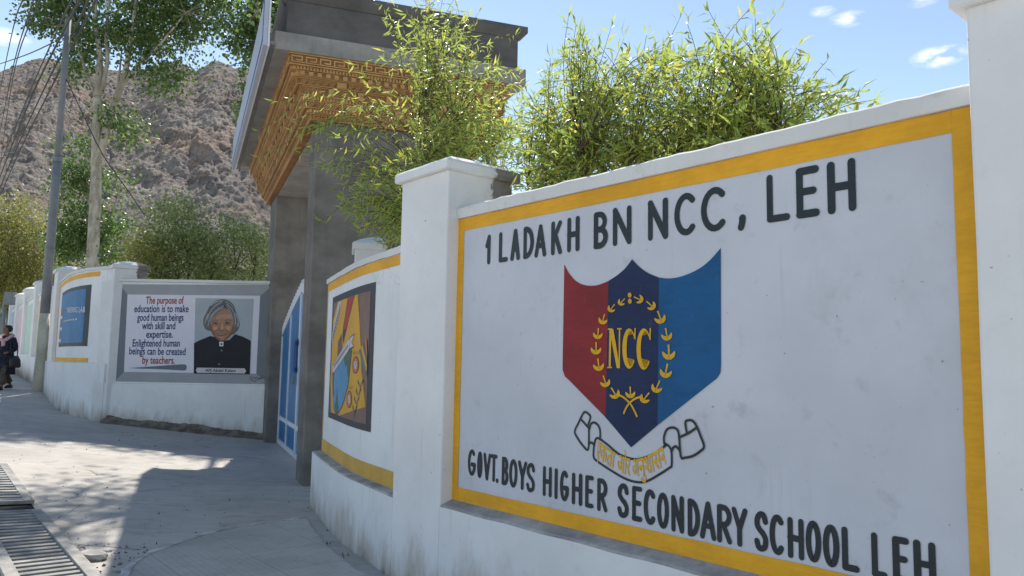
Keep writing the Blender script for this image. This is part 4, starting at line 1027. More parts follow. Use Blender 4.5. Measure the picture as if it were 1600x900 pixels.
d35 = Vector((-math.sin(R(36)), math.cos(R(36)), 0)); n35 = Vector((-d35.y, d35.x, 0)) * -1
st0 = Vector((b_[0][0], b_[0][1], 0))
if n35.x > 0: n35 = -n35                                     # face the street (left)
P3 = BP.p(s0, 0, -.0) + d35 * .05
rzS = math.atan2(-d35.y, -d35.x)
p3c = at(78, 520, P3.y + .40) + Vector((.17, -.22, 0))
dup(P1, (p3c.x, p3c.y, gz(p3c.x) - .02), rzS, 'white domed pillar left of the blue poster, behind the lamp post')
SEG = [('cream', 'cream coloured wall panel just beyond the lamp post'), ('mint', 'mint green wall panel farther along the street'), ('pink', 'pink wall panel beyond the mint green one'), ('sky_panel', 'pale blue wall panel at the far end of the street')]
base0 = st0 + d35 * .1
for i, (mn, lab) in enumerate(SEG):
    a = base0 + d35 * (.6 + i * 4.1); SP = Plane((a.x, a.y), (-d35.x, -d35.y)); Lw = 3.5
    g = gz(a.x + d35.x * 1.7)
    def sbox(u0, u1, w0, w1, z0, z1):
        m_ = MB(); m_.box(SP.p(u0, z0, w0), SP.U * (u1 - u0), SP.N * (w1 - w0), ZV * (z1 - z0)); return m_
    t = thing('street_wall', lab, 'wall', SP.p(-Lw / 2, g), 0, 'coloured wall panels along the street')
    sbox(-Lw, 0, -.2, 0, g - .3, g + .75).build('plinth', M['white'], t)
    sbox(-Lw, 0, -.25, -.10, g + .75, g + 2.5).build('panel', M['white_clean'], t)
    sbox(-Lw + .15, -.15, -.098, -.092, g + .78, g + 2.35).build('painted_panel', M[mn], t)
    sbox(-Lw, 0, -.27, -.06, g + 2.501, g + 2.57).build('coping', M['coping'], t, bevel=.01)
    pc_ = a + d35 * (Lw + .3)
    dup(P1, (pc_.x, pc_.y, gz(pc_.x) - .05), rzS, ('white pillar beyond the cream panel', 'white pillar between the mint and the pink panel', 'white pillar between the pink and the pale blue panel', 'farthest white pillar, at the end of the pale blue panel')[i])

# ---------------------------------------------------------------- lamp post and cables
pb_ = on_ground(61, 611); PY = pb_.y
t = thing('utility_pole', 'leaning grey steel pole with a whitewashed foot by the curved wall', 'pole', pb_)
mb = MB(); mb.tube([at(61, 612, PY) - Vector((0, 0, .2)), at(64.5, 560, PY), at(70, 490, PY)], [.16, .125, .115], 12); mb.build('painted_foot', M['pole_paint'], t, smooth=True)
mb = MB(); mb.tube([at(70, 490, PY), at(84, 320, PY), at(90, 250, PY)], [.110, .10, .098], 12); mb.tube([at(90, 250, PY), at(98, 140, PY), at(107, 30, PY)], [.082, .076, .07], 12); mb.build('shaft', M['metal'], t, smooth=True)
for a_, c_, r_ in ((at(89.8, 253, PY), at(90.2, 246, PY), .115), (at(78, 393, PY), at(78.4, 389, PY), .118)):
    mb = MB(); mb.tube([a_, c_], r_, 12); mb.build('collar', M['metal'], t)
def cable(pts, r_, label):
    m_ = MB(); m_.tube(smooth_line([tuple(p) for p in pts], 8), r_, 5); o_ = m_.build('overhead_cable', M['wire'], None, smooth=True); tag(o_, label, 'cable', 'overhead electric cables')
far = 44
cable([at(-12, 70 + 130, far), at(17, 60, 24), at(37, -5, 14), at(70, -110, 7)], .016, 'leftmost thin cable crossing open sky at the top left corner')
cable([at(-8, 250, far), at(18, 116, 26), at(54, -5, 15), at(90, -120, 8)], .016, 'left one of two close parallel cables against the sky')
cable([at(0, 260, far), at(21, 118, 26), at(64, -5, 15), at(104, -120, 8)], .016, 'right one of two close parallel cables against the sky')
cable([at(-10, 103, 30), at(40, 86, 22), at(84, 66, PY)], .016, 'cable running level from the pole top to the left edge')
cable([at(-30, 330, far), at(40, 160, 25), at(80, 68, PY), at(112, 0, 13), at(160, -110, 8)], .018, 'cable nearest the sky in the bundle at the pole')
cable([at(-25, 345, far), at(8, 255, 34), at(52, 145, 24), at(96, 55, PY), at(124, 0, 13), at(170, -110, 8)], .026, 'thick twisted cable in the middle of the bundle at the pole')
cable([at(-22, 350, far), at(16, 255, 34), at(66, 145, 24), at(112, 55, PY), at(138, 0, 13), at(190, -110, 8)], .024, 'second thick cable of the bundle passing the pole')
cable([at(-18, 352, far), at(22, 255, 34), at(76, 145, 24), at(122, 55, PY), at(150, 0, 13), at(205, -110, 8)], .024, 'rightmost thick cable of the bundle passing the pole')
cable([at(103, 122, PY), at(128, 175, PY), at(161, 242, PY + .3), at(205, 305, PY + .6), at(247, 366, PY + 1), at(312, 450, PY + 1.4)], .014, 'slack cable hanging from the pole down to the bushes')

# ---------------------------------------------------------------- mountain
def vnoise(x, y, seed):
    xi, yi = np.floor(x).astype(int), np.floor(y).astype(int); xf, yf = x - xi, y - yi
    def h(a, b):
        n_ = (a * 374761393 + b * 668265263 + seed * 974711) & 0x7fffffff; n_ = ((n_ ^ (n_ >> 13)) * 1274126177) & 0x7fffffff
        return ((n_ ^ (n_ >> 16)) & 0xffff) / 65535.
    u, v = xf, yf
    return (h(xi, yi) * (1 - u) + h(xi + 1, yi) * u) * (1 - v) + (h(xi, yi + 1) * (1 - u) + h(xi + 1, yi + 1) * u) * v
def ridged(x, y, seed, oct=6, gain=.5, lac=2.07):
    a, s_, tot = 1., 0., 0.
    for o_ in range(oct):
        n_ = 1 - np.abs(2 * vnoise(x, y, seed + o_ * 17) - 1); s_ = s_ + a * n_ ** 1.25; tot += a; a *= gain; x, y = x * lac + 3.1, y * lac + 1.7
    return s_ / tot
SK = [(-700, 240), (-300, 190), (-60, 140), (0, 118), (30, 108), (62, 96), (90, 100), (130, 108), (190, 120), (240, 112), (265, 103), (290, 108), (305, 118), (335, 100), (350, 106), (365, 112), (400, 116), (450, 150), (560, 220), (700, 330), (900, 400), (1300, 430), (2300, 440)]
azs = np.radians(np.concatenate([np.linspace(-52, -38.2, 60), np.linspace(-38, -12, 520), np.linspace(-11.6, 42, 110)])); NR = 520
rr = np.concatenate([np.linspace(120, 270, 20), np.linspace(274, 720, NR - 20)])
skp = [(math.atan2(ray(a, b).x, 1), ray(a, b).z / math.hypot(ray(a, b).x, 1)) for a, b in SK]
el = np.interp(azs, [a for a, _ in skp], [b for _, b in skp])
AZ, RR = np.meshgrid(azs, rr)
Rr_ = 600 + 60 * np.sin(AZ * 9) + 40 * np.sin(AZ * 23 + 1)
EL = np.broadcast_to(el, AZ.shape)
tt = np.clip((RR - 265) / (Rr_ - 265), 0, 1.3)
Hh = EL * Rr_ * np.where(tt < 1, tt ** .96, 1 - (tt - 1) * 2.2)
X_, Y_ = RR * np.sin(AZ), RR * np.cos(AZ)
wq = ridged(X_ / 210, Y_ / 210, 5, 3, .5) - .45
pq, qq = X_ * .78 + Y_ * .50 + 45 * wq, Y_ * .80 - X_ * .55
n1 = ridged(pq / 110, qq / 420, 13, 3, .5) - .45
n2 = ridged(pq / 34 + .4 * n1, qq / 200, 41, 4, .55) - .45
n3 = ridged(pq / 10 + .5 * n2, qq / 75, 91, 4, .6) - .45
n4 = ridged(X_ / 7, Y_ / 9, 77, 4, .65) - .45
n5 = ridged(X_ / 3.4, Y_ / 4.2, 133, 3, .6) - .45
env = np.clip(tt * 2.2, 0, 1) * np.clip((1.0 - tt) * 4.0, .16, 1)
Hh = Hh + env * (12 * n1 + 8 * n2 + 7.5 * n3) * np.clip(EL * 3, .25, 1) + np.clip(tt * 3, 0, 1) * (3.6 * n4 + 1.5 * n5)
Z_ = Hh + 3.0 * np.clip((RR - 130) / 60, -.5, 1)
mb = MB(); na = len(azs)
V = np.stack([X_, Y_, Z_], -1).reshape(-1, 3)
me = bpy.data.meshes.new('mountain'); o = bpy.data.objects.new('mountain', me); COL.objects.link(o); o['kind'] = 'structure'
ii = (np.arange(len(rr) - 1)[:, None] * na + np.arange(na - 1)[None, :]).ravel()
F = np.stack([ii, ii + na, ii + na + 1, ii + 1], -1)[:, ::-1]
def fast_mesh(me, V, F):
    n_, k_ = F.shape
    me.vertices.add(len(V)); me.vertices.foreach_set('co', np.ascontiguousarray(V, dtype=np.float32).ravel())
    me.loops.add(n_ * k_); me.loops.foreach_set('vertex_index', np.ascontiguousarray(F, dtype=np.int32).ravel())
    me.polygons.add(n_); me.polygons.foreach_set('loop_start', np.arange(n_, dtype=np.int32) * k_)
    me.update(calc_edges=True); me.validate()
fast_mesh(me, V, F); me.materials.append(M['mountain'])

# ---------------------------------------------------------------- plants
def unit(a): return a / np.maximum(np.linalg.norm(a, axis=-1, keepdims=True), 1e-9)
def leaf_mesh(name, pos, dirs, length, width, mat, parent, bend=.15):
    n_ = len(pos); dirs = unit(dirs); side = unit(np.cross(dirs, unit(rng.normal(size=(n_, 3))))); nor = np.cross(side, dirs)
    L_ = (length * rng.triangular(.4, .95, 1.3, n_))[:, None]; W_ = (width * rng.uniform(.75, 1.2, n_))[:, None]
    mid = pos + dirs * L_ * .45 + nor * L_ * bend * .25
    V = np.stack([pos, mid + side * W_ * .5 - nor * W_ * .12, pos + dirs * L_ - nor * L_ * bend * .5, mid - side * W_ * .5 - nor * W_ * .12, mid], 1).reshape(-1, 3)
    b = np.arange(n_) * 5
    F = np.stack([np.stack([b, b + 4, b + 1], -1), np.stack([b + 4, b + 2, b + 1], -1), np.stack([b, b + 3, b + 4], -1), np.stack([b + 4, b + 3, b + 2], -1)], 1).reshape(-1, 3)
    off = np.array(root_loc(parent)); me = bpy.data.meshes.new(name); o_ = bpy.data.objects.new(name, me); COL.objects.link(o_); o_.parent = parent
    fast_mesh(me, V - off, F); me.materials.append(mat)
    at_ = me.attributes.new('tint', 'FLOAT', 'POINT'); at_.data.foreach_set('value', np.repeat(rng.uniform(0, 1, n_), 5).astype(np.float32))
    me.polygons.foreach_set('use_smooth', np.ones(len(me.polygons), dtype=bool))
    return o_
def inpoly(x, y, P):
    c = False; j = len(P) - 1
    for i in range(len(P)):
        if ((P[i][1] > y) != (P[j][1] > y)) and x < (P[j][0] - P[i][0]) * (y - P[i][1]) / (P[j][1] - P[i][1]) + P[i][0]: c = not c
        j = i
    return c
def sample(P, n_):
    xs_ = [a for a, _ in P]; ys_ = [b for _, b in P]; out = []
    while len(out) < n_:
        x, y = random.uniform(min(xs_), max(xs_)), random.uniform(min(ys_), max(ys_))
        if inpoly(x, y, P): out.append((x, y))
    return out
def willow(name, label, bases, tips, leaf=.110, wd=.0170, spacing=.047, n_main=44, zmin=1.9, xmin=-99):
    """many-stemmed shrub: stems rise from the bases, leafy shoots spring from the stems"""
    T_ = thing(name, label, 'shrub', Vector(bases[0]))
    st = MB(); pos, dr = [], []; nodes = []
    ok_ = [i for i in range(len(tips)) if tips[i][1] < .5 and tips[i][0].z > zmin + .2 and tips[i][0].x > xmin]; mains = random.sample(ok_, min(n_main, len(ok_)))
    for i in mains:
        tp = Vector(tips[i][0]); b = Vector(min(bases, key=lambda a: (Vector(a).xy - tp.xy).length + random.uniform(0, .4)))
        e = b.lerp(tp, .80); m1 = b.lerp(e, .45) + Vector((random.uniform(-.08, .08), random.uniform(-.08, .08), .12))
        P = smooth_line([tuple(b), tuple(m1), tuple(e)], 7)
        st.tube(P, [.011 - .007 * k2 / (len(P) - 1) for k2 in range(len(P))], 5)
        nodes += [Vector(p) for p in P[4:] if p[2] > zmin]
    for (tp, droop, L) in tips:
        tp = Vector(tp)
        cand = sorted(nodes, key=lambda a: abs((a - tp).length - .58) + max(0, a.z - tp.z + .02) * 1.2 + .55 * abs((tp.z - a.z) / max((a - tp).length, .05) - .35))[:8]
        h = random.choice(cand)
        d = tp - h
        mid = h.lerp(tp, .5) + Vector((random.uniform(-.08, .08), random.uniform(-.08, .08), d.length * (.16 + .20 * droop)))
        P = smooth_line([tuple(h), tuple(mid), tuple(tp)], 6)
        st.tube(P, [max(.0013, .0038 - .0026 * k2 / (len(P) - 1)) for k2 in range(len(P))], 4, cap=False)
        seg = P[1:] if d.length < 1.0 else P[len(P) // 3:]
        for a, b in zip(seg, seg[1:]):
            a, b = Vector(a), Vector(b); sl_ = (b - a).length; t_ = (b - a).normalized(); m_ = max(1, int(sl_ / spacing + random.random()))
            for j in range(m_):
                p = a.lerp(b, (j + random.random()) / m_); s_ = t_.cross(Vector((random.gauss(0, 1), random.gauss(0, 1), random.gauss(0, 1)))).normalized()
                pos.append(tuple(p)); dr.append(tuple(t_ * .6 + s_ * .75 + Vector((0, 0, -.45 - .45 * droop))))
        for j in range(2): pos.append(tuple(tp)); dr.append(tuple(d.normalized() + Vector((random.uniform(-.4, .4), random.uniform(-.4, .4), random.uniform(-.3, .3)))))
    st.build('stems', M['bark_twig'], T_, smooth=True)
    leaf_mesh('foliage', np.array(pos), np.array(dr), leaf, wd, M['willow'], T_, .35)
    print(name, len(pos), len(nodes))
    return T_
def wall_Y(px):
    k_ = (px - 800) / FPX; u = (5.27 * k_ + .4) / (.646 + .763 * k_); return 5.27 - .763 * u
W2 = [(815, 150), (850, 120), (880, 75), (905, 50), (960, 85), (1010, 80), (1060, 55), (1110, 55), (1180, 55), (1215, 85), (1290, 120), (1335, 158), (1300, 190), (1210, 225), (1000, 280), (800, 305), (780, 200)]
tips = []
for (x, y) in sample(W2, 640):
    tips.append((at(x, y, wall_Y(x) + random.uniform(.45, 1.7)), random.uniform(.0, .5), random.uniform(.4, .8)))
for (x, y) in ((888, 28), (900, 40), (955, 42), (975, 60), (1010, 55), (1065, 22), (1075, 40), (1108, 18), (1120, 50), (1172, 12), (1180, 28), (1212, 22), (1200, 60), (1245, 75), (1262, 100), (1292, 95), (1310, 130), (1345, 142), (1368, 155), (1352, 172), (1330, 178), (860, 90), (1035, 70), (1275, 160), (1240, 190)):
    tips.append((at(x, y, wall_Y(x) + random.uniform(.5, 1.3)), random.uniform(0, .25), random.uniform(.5, .9)))
def inside(px, dY): 
    p = at(px, 560, wall_Y(px) + dY); return (p.x, p.y, .0)
willow('willow_shrub', 'yellow green willow shrub rising behind the shield wall against the sky', [inside(px_, dy_) for px_, dy_ in ((815, 1.5), (850, 1.0), (890, 1.4), (930, .9), (970, 1.3), (1010, .9), (1060, 1.3), (1100, .8), (1150, 1.1), (1200, .8), (1250, .9))], tips, n_main=60)
tips = []
for P_, n_, ya, yb, dr_ in (([(600, -30), (700, -30), (730, 20), (760, 60), (790, 60), (820, 120), (820, 250), (720, 240), (640, 200), (600, 130)], 150, 6.2, 8.2, .45),
                            ([(560, 100), (640, 90), (650, 200), (560, 180)], 10, 6.6, 8.0, .7),
                            ([(640, 190), (830, 190), (830, 300), (720, 265), (640, 260)], 120, 5.9, 7.6, .4),
                            ([(520, 290), (640, 230), (640, 385), (590, 385), (540, 340)], 120, 6.6, 7.8, .75),
                            ([(440, 180), (560, 170), (580, 230), (500, 300), (470, 240)], 26, 6.9, 7.7, .9)):
    for (x, y) in sample(P_, n_): tips.append((at(x, y, random.uniform(ya, yb)), random.uniform(0, dr_), random.uniform(.4, .8)))
for (x, y, d_) in ((553, 100, .9), (405, 205, .9), (430, 160, .8), (405, 245, .9), (720, 80, .2), (805, 55, .3), (748, 20, .1), (585, -10, .4), (505, 345, 1.), (690, -30, 0), (640, -60, 0)):
    tips.append((at(x, y, 7.2), d_, .8))
W1b = [at(610, 560, 7.3), at(640, 560, 7.6), at(670, 560, 7.0), at(700, 560, 7.3), at(740, 560, 6.6), at(780, 560, 6.6)]
willow('willow_shrub', 'leafy willow shrub spilling over the small pillar and the carved gateway', [(p.x, p.y, 0) for p in W1b], tips, zmin=2.55, xmin=-1.3)

def crown_tree(name, label, trunk, clumps, leaf, wd, mat, bark, per, spread, group=None, cat='tree', tw=1.):
    b = Vector(trunk[0][0][0]); T_ = thing(name, label, cat, b, 0, group)
    st = MB()
    for pts, rads in trunk: 
        sp_ = smooth_line([tuple(p) for p in pts], 4); n_ = len(sp_); rr_ = [float(np.interp(i / (n_ - 1), np.linspace(0, 1, len(rads)), rads)) for i in range(n_)]
        st.tube(sp_, rr_, 9)
    ends = [Vector(p) for pts, _ in trunk for p in pts[1:]]
    pos, dr = [], []
    for c in clumps:
        c = Vector(c); e = min(ends, key=lambda a: (a - c).length + max(0, a.z - c.z) * 1.2)
        st.tube(smooth_line([tuple(e), tuple(e.lerp(c, .5) + Vector((0, 0, -.05 * (c - e).length))), tuple(c)], 4), [x * tw for x in (.028, .024, .020, .017, .014, .012, .010, .008, .006)], 5, cap=False)
        n_ = int(per * random.uniform(.6, 1.3)); s_ = spread * random.uniform(.7, 1.2)
        g = rng.normal(size=(n_, 3)) * s_ * np.array([1, 1, .75]) + np.array(c); pos.append(g)
        dr.append(unit(g - np.array(c)) * .7 + rng.normal(size=(n_, 3)) * .5 + np.array([0, 0, -.45]))
    st.build('trunk', bark, T_, smooth=True)
    leaf_mesh('crown', np.concatenate(pos), np.concatenate(dr), leaf, wd, mat, T_)
    return T_
TY = 23.
t1 = [([at(143, 480, TY), at(146, 380, TY), at(150, 290, TY), at(152, 200, TY), at(153, 150, TY)], [.19, .175, .16, .145, .125]),
      ([at(158, 240, TY), at(168, 195, TY), at(180, 160, TY), at(194, 120, TY), at(205, 60, TY), at(215, -20, TY)], [.13, .12, .105, .09, .065, .035]),
      ([at(153, 150, TY), at(156, 90, TY), at(150, 40, TY), at(146, -60, TY)], [.125, .09, .06, .035]), ([at(152, 155, TY), at(140, 125, TY), at(128, 95, TY), at(112, 40, TY)], [.065, .05, .04, .02]),
      ([at(158, 145, TY), at(168, 95, TY), at(166, 50, TY), at(175, -40, TY)], [.075, .06, .05, .03]), ([at(188, 140, TY), at(212, 105, TY), at(245, 75, TY), at(290, 20, TY)], [.06, .05, .04, .02]), ([at(178, 165, TY), at(186, 120, TY), at(190, 80, TY)], [.045, .035, .02])]
C1 = [(50, -40), (58, 20), (75, 48), (108, 60), (112, 92), (128, 108), (150, 70), (185, 60), (205, 95), (230, 70), (262, 92), (290, 70), (310, 45), (350, 15), (372, -20), (330, -60), (60, -60)]
cl = [at(x, y, TY + random.uniform(-.3, 2.8)) for (x, y) in sample(C1, 105)]
cl += [at(x, y, TY + random.uniform(-.6, .6)) for x, y in ((118, 100), (112, 112), (240, 112), (262, 126), (250, 130), (285, 100), (55, 35), (196, 200), (200, 210), (186, 188), (178, 180), (225, 105), (130, 75), (275, 112), (345, 25), (330, 35))]
crown_tree('poplar_tree', 'tall pale trunked poplar with forked stem rising behind the quotation wall', t1, cl, .125, .10, M['poplar'], M['bark_pale'], 190, .34)
t2 = [([at(470, 480, 24), at(468, 300, 24), at(462, 120, 24), at(450, -30, 24)], [.16, .14, .11, .05]), ([at(462, 60, 24), Vector((-5.6, 18.5, 9.2)), Vector((-5.5, 16.8, 10.2))], [.07, .05, .02]), ([at(466, 260, 24), at(440, 190, 24), at(412, 150, 24)], [.05, .035, .02]), ([at(463, 140, 24), at(430, 60, 24), at(400, 20, 24)], [.05, .035, .02])]  # second stem is an added limb, unseen overhead, carrying the shadow-casting clumps
cl = [at(x, y, 24.5 + random.uniform(-.6, 1.5)) for (x, y) in sample([(375, -10), (372, 10), (366, 55), (388, 95), (398, 110), (500, 120), (520, -30)], 60)] + [at(x, y, 24) for x, y in ((398, 140), (404, 152), (392, 172), (400, 185), (362, 60), (372, 5), (384, 84), (406, 120))]
cl += [Vector((random.uniform(-7.0, -5.2), random.uniform(15.6, 18.6), random.uniform(10.2, 12.0))) for _ in range(19)]  # unseen overhead leaf clumps added to dapple the edge of the canopy shadow
crown_tree('poplar_tree', 'poplar mostly hidden behind the gateway roof, its leaves left of the signboard', t2, cl, .14, .11, M['poplar'], M['bark_pale'], 150, .34)
SY = 23.9
cl = [at(x, y, SY + random.uniform(-.7, .7)) for (x, y) in sample([(118, 215), (135, 205), (145, 240), (172, 268), (206, 285), (210, 350), (190, 395), (100, 420), (84, 400), (92, 300), (100, 250)], 46)]
crown_tree('sapling', 'dense dark green sapling round the foot of the poplar behind the pillars', [([at(142, 480, SY), at(140, 380, SY), at(138, 290, SY), at(132, 230, SY)], [.07, .06, .04, .02]), ([at(146, 420, SY), at(170, 350, SY), at(185, 300, SY)], [.05, .03, .02])], cl, .11, .085, M['dark_leaf'], M['bark_pale'], 180, .27)
def bush(px0, px1, ytop, ybot, Y, mat, label, n_, per=170, sp=.28, leaf=.095, wd=.042):
    cx = (px0 + px1) / 2; half = (px1 - px0) / 2
    P = [(px0, ybot), (px0, ytop + (ybot - ytop) * .35), (cx - half * .55, ytop + (ybot - ytop) * .1), (cx, ytop), (cx + half * .5, ytop + (ybot - ytop) * .12), (px1, ytop + (ybot - ytop) * .4), (px1, ybot)]
    cl_ = [at(x, y, Y + random.uniform(-.9, .9)) for (x, y) in sample(P, n_)]
    b = at(cx, 520, Y)
    tr = [([b + Vector((dx * .3, 0, -1)), b + Vector((dx * .6, 0, .4)), b + Vector((dx, random.uniform(-.3, .3), 1.6))], [.05, .035, .015]) for dx in (-.7, -.2, .3, .8)]
    crown_tree('bush', label, tr, cl_, leaf, wd, mat, M['bark_twig'], per, sp, 'bushes behind the school wall', 'bush', .45)
bush(-30, 92, 305, 480, 34, M['yel_leaf'], 'yellowish bush left of the pole above the street wall', 90, 300, .42, .13, .06)
bush(-45, 34, 395, 490, 40, M['dark_leaf'], 'shaded dark bush low at the left edge behind the road signs', 34, 240, .48, .14, .08)
bush(222, 330, 308, 470, 18, M['grey_leaf'], 'tall dusty green bush above the quotation text', 74, 150, .23)
bush(318, 432, 345, 470, 18.6, M['grey_leaf'], 'dusty green bush above the portrait, beside the gate pier', 64, 150, .23)
bush(196, 262, 378, 470, 17.5, M['yel_leaf'], 'small yellow green bush right of the pillar beside the quotation', 26, 170, .22)

# ---------------------------------------------------------------- road signs at the left edge
sb = at(14, 560, 34)
t = thing('road_sign', 'blue road sign board on a post beyond the walking woman', 'road sign', (sb.x, sb.y, gz(sb.x)))
mb = MB(); mb.box(at(11, 508, 34), at(21, 507, 34) - at(11, 508, 34), (0, .04, 0), at(13, 484, 34) - at(11, 508, 34)); mb.build('board', M['sign_blue'], t)
mb = MB(); mb.box(at(17, 505, 33.97), (.10, 0, 0), (0, .01, 0), (0, 0, .06)); mb.build('marking', M['poster_white'], t)
mb = MB(); mb.box(at(17, 490, 33.97), (.08, 0, 0), (0, .01, 0), (0, 0, .05)); mb.build('marking', M['poster_white'], t)
mb = MB(); mb.tube([at(9.5, 590, 34.1), at(12, 478, 34.1)], .05, 8); mb.build('post', M['metal'], t)
sb = at(3, 560, 36)
t = thing('road_sign', 'smaller blue sign with a white square at the very left edge', 'road sign', (sb.x, sb.y, gz(sb.x)))
mb = MB(); mb.box(at(-6, 493, 36), at(8, 492, 36) - at(-6, 493, 36), (0, .04, 0), at(-6, 476, 36) - at(-6, 493, 36)); mb.build('board', M['sign_blue'], t)
mb = MB(); mb.box(at(1, 487, 35.95), (.13, 0, 0), (0, .01, 0), (0, 0, .13)); mb.build('marking', M['poster_white'], t)
mb = MB(); mb.tube([at(0, 590, 36.1), at(2, 474, 36.1)], .05, 8); mb.build('post', M['metal'], t)
sb = at(12, 560, 31)
t = thing('junction_box', 'grey metal box on a post above the blue road signs', 'junction box', (sb.x, sb.y, gz(sb.x)))
mb = MB(); mb.box(at(4, 476, 31), at(19, 476, 31) - at(4, 476, 31), (0, .25, 0), (0, 0, .52)); mb.build('cabinet', M['metal'], t, bevel=.02)
mb = MB(); mb.box(at(5, 474, 30.98), at(18, 474, 30.98) - at(5, 474, 30.98), (0, .015, 0), (0, 0, .44)); mb.build('door', M['metal'], t)
mb = MB(); mb.tube([at(4, 590, 31.1), at(6, 476, 31.1)], .05, 8); mb.build('post', M['metal'], t)

# ---------------------------------------------------------------- person
k = NT('skin'); M['p_skin'] = k.fin((.20, .10, .065), .6, .3)
k = NT('navy_cloth'); p = k.pos(); M['p_coat'] = k.fin(k.mix(k.ramp(k.noise(p, 14, 5), .35, .7), (.010, .012, .022), (.030, .034, .055)), .85, .2)
k = NT('brown_cloth'); p = k.pos(); M['p_trouser'] = k.fin(k.mix(k.ramp(k.noise(p, 14, 5), .35, .7), (.06, .045, .035), (.11, .085, .065)), .85, .2)
k = NT('pink_scarf'); p = k.pos(); M['p_scarf'] = k.fin(k.mix(k.ramp(k.noise(p, 30, 5), .35, .7), (.42, .25, .27), (.58, .40, .41)), .9, .2)
k = NT('black_hair'); M['p_hair'] = k.fin((.012, .010, .009), .5, .4)
k = NT('black_leather'); M['p_bag'] = k.fin((.015, .015, .018), .45, .4)
k = NT('dark_shoe'); M['p_shoe'] = k.fin((.02, .018, .017), .5, .4)
pf = on_ground(5, 609)
pe = thing('person', 'woman in a long dark coat and pink scarf walking with a black bag', 'person', pf, R(-12))
H_ = 1.50
def skin(name, joints, edges, mat, parent, sub=2, root=0):
    me = bpy.data.meshes.new(name); me.from_pydata([j[:3] for j in joints], edges, []); o_ = bpy.data.objects.new(name, me); COL.objects.link(o_); o_.parent = parent
    o_.modifiers.new('skin', 'SKIN'); sv = me.skin_vertices[0].data if me.skin_vertices else None
    if sv is None:
        me.skin_vertices_add() if hasattr(me, 'skin_vertices_add') else None
    for i, j in enumerate(joints):
        r_ = j[3]; me.skin_vertices[0].data[i].radius = (r_, j[4] if len(j) > 4 else r_)
        me.skin_vertices[0].data[i].use_root = (i == root)
    ss_ = o_.modifiers.new('sub', 'SUBSURF'); ss_.levels = sub; ss_.render_levels = sub
    me.materials.append(mat); return o_
def loft(rings, n=20, name='', mat=None, parent=None):
    m_ = MB()
    for (cx, cy, z, rx, ry) in rings:
        for i in range(n): a = 2 * math.pi * i / n; m_.v.append((cx + rx * math.cos(a), cy + ry * math.sin(a) , z))
    for i in range(len(rings) - 1):
        for j in range(n): m_.f.append((i * n + j, i * n + (j + 1) % n, (i + 1) * n + (j + 1) % n, (i + 1) * n + j))
    m_.f.append(tuple(range(n))[::-1]); m_.f.append(tuple((len(rings) - 1) * n + j for j in range(n)))
    return m_.build(name, mat, parent, smooth=True, local=True) if name else m_
# faces -Y (towards us); x right in the picture is +x. mid-stride
J = [(0, 0, .80, .085, .10), (0, 0, .98, .09, .10), (0, -.01, 1.16, .10, .12), (0, -.01, 1.26, .05), (0, -.02, 1.30, .042), (0, -.035, 1.36, .060), (0, -.045, 1.43, .068, .075), (0, -.04, 1.475, .05),
     (.09, 0, .76, .075), (.09, -.10, .43, .052), (.085, -.14, .10, .036), (.085, -.16, .04, .03), (.09, -.26, .028, .025),
     (-.09, 0, .76, .075), (-.085, .06, .44, .052), (-.08, .24, .16, .036), (-.08, .27, .11, .03), (-.08, .20, .03, .025),
     (.15, 0, 1.20, .05), (.215, .02, .98, .038), (.16, -.15, .86, .028), (.12, -.20, .86, .024),
     (-.15, 0, 1.20, .05), (-.21, .03, .97, .038), (-.20, -.06, .76, .028), (-.20, -.09, .70, .024)]
Ed = [(0, 1), (1, 2), (2, 3), (3, 4), (4, 5), (5, 6), (6, 7), (0, 8), (8, 9), (9, 10), (10, 11), (11, 12), (0, 13), (13, 14), (14, 15), (15, 16), (16, 17), (2, 18), (18, 19), (19, 20), (20, 21), (2, 22), (22, 23), (23, 24), (24, 25)]
try:
    skin('body', J, Ed, M['p_skin'], pe)
except Exception as ex:
    print('SKIN', ex)
loft([(0, 0, .36, .24, .19), (0, 0, .60, .215, .165), (0, 0, .85, .175, .14), (0, 0, 1.0, .165, .13), (0, 0, 1.14, .19, .135), (0, 0, 1.22, .17, .11), (0, 0, 1.27, .09, .08)], 22, 'coat', M['p_coat'], pe)
m_ = MB(); m_.tube(smooth_line([(.15, 0, 1.215), (.225, .02, .98), (.175, -.13, .875)], 5), [.068, .066, .064, .062, .060, .058, .055, .052, .050, .048, .046], 10); m_.tube(smooth_line([(-.15, 0, 1.215), (-.22, .03, .97), (-.205, -.05, .78)], 5), [.068, .066, .064, .062, .060, .058, .055, .052, .050, .048, .046], 10); m_.build('sleeves', M['p_coat'], pe, smooth=True, local=True)
m_ = MB(); m_.tube(smooth_line([(.09, 0, .72), (.09, -.10, .43), (.085, -.135, .13)], 5), [.10, .098, .095, .09, .085, .082, .08, .078, .075, .074, .074], 10); m_.tube(smooth_line([(-.09, 0, .72), (-.085, .06, .44), (-.08, .23, .18)], 5), [.10, .098, .095, .09, .085, .082, .08, .078, .075, .074, .074], 10); m_.build('trousers', M['p_trouser'], pe, smooth=True, local=True)
m_ = MB(); m_.tube(smooth_line([(-.02, -.11, 1.12), (.11, -.10, 1.20), (.12, .02, 1.27), (0, .08, 1.29), (-.12, .02, 1.27), (-.11, -.10, 1.21), (.03, -.14, 1.15), (.05, -.15, 1.02)], 5), .042, 9); m_.build('scarf', M['p_scarf'], pe, smooth=True, local=True)
loft([(0, .0, 1.36, .06, .06), (0, .012, 1.40, .088, .085), (0, .012, 1.45, .09, .088), (0, .005, 1.50, .075, .075), (0, 0, 1.525, .035, .035)], 16, 'hair', M['p_hair'], pe)
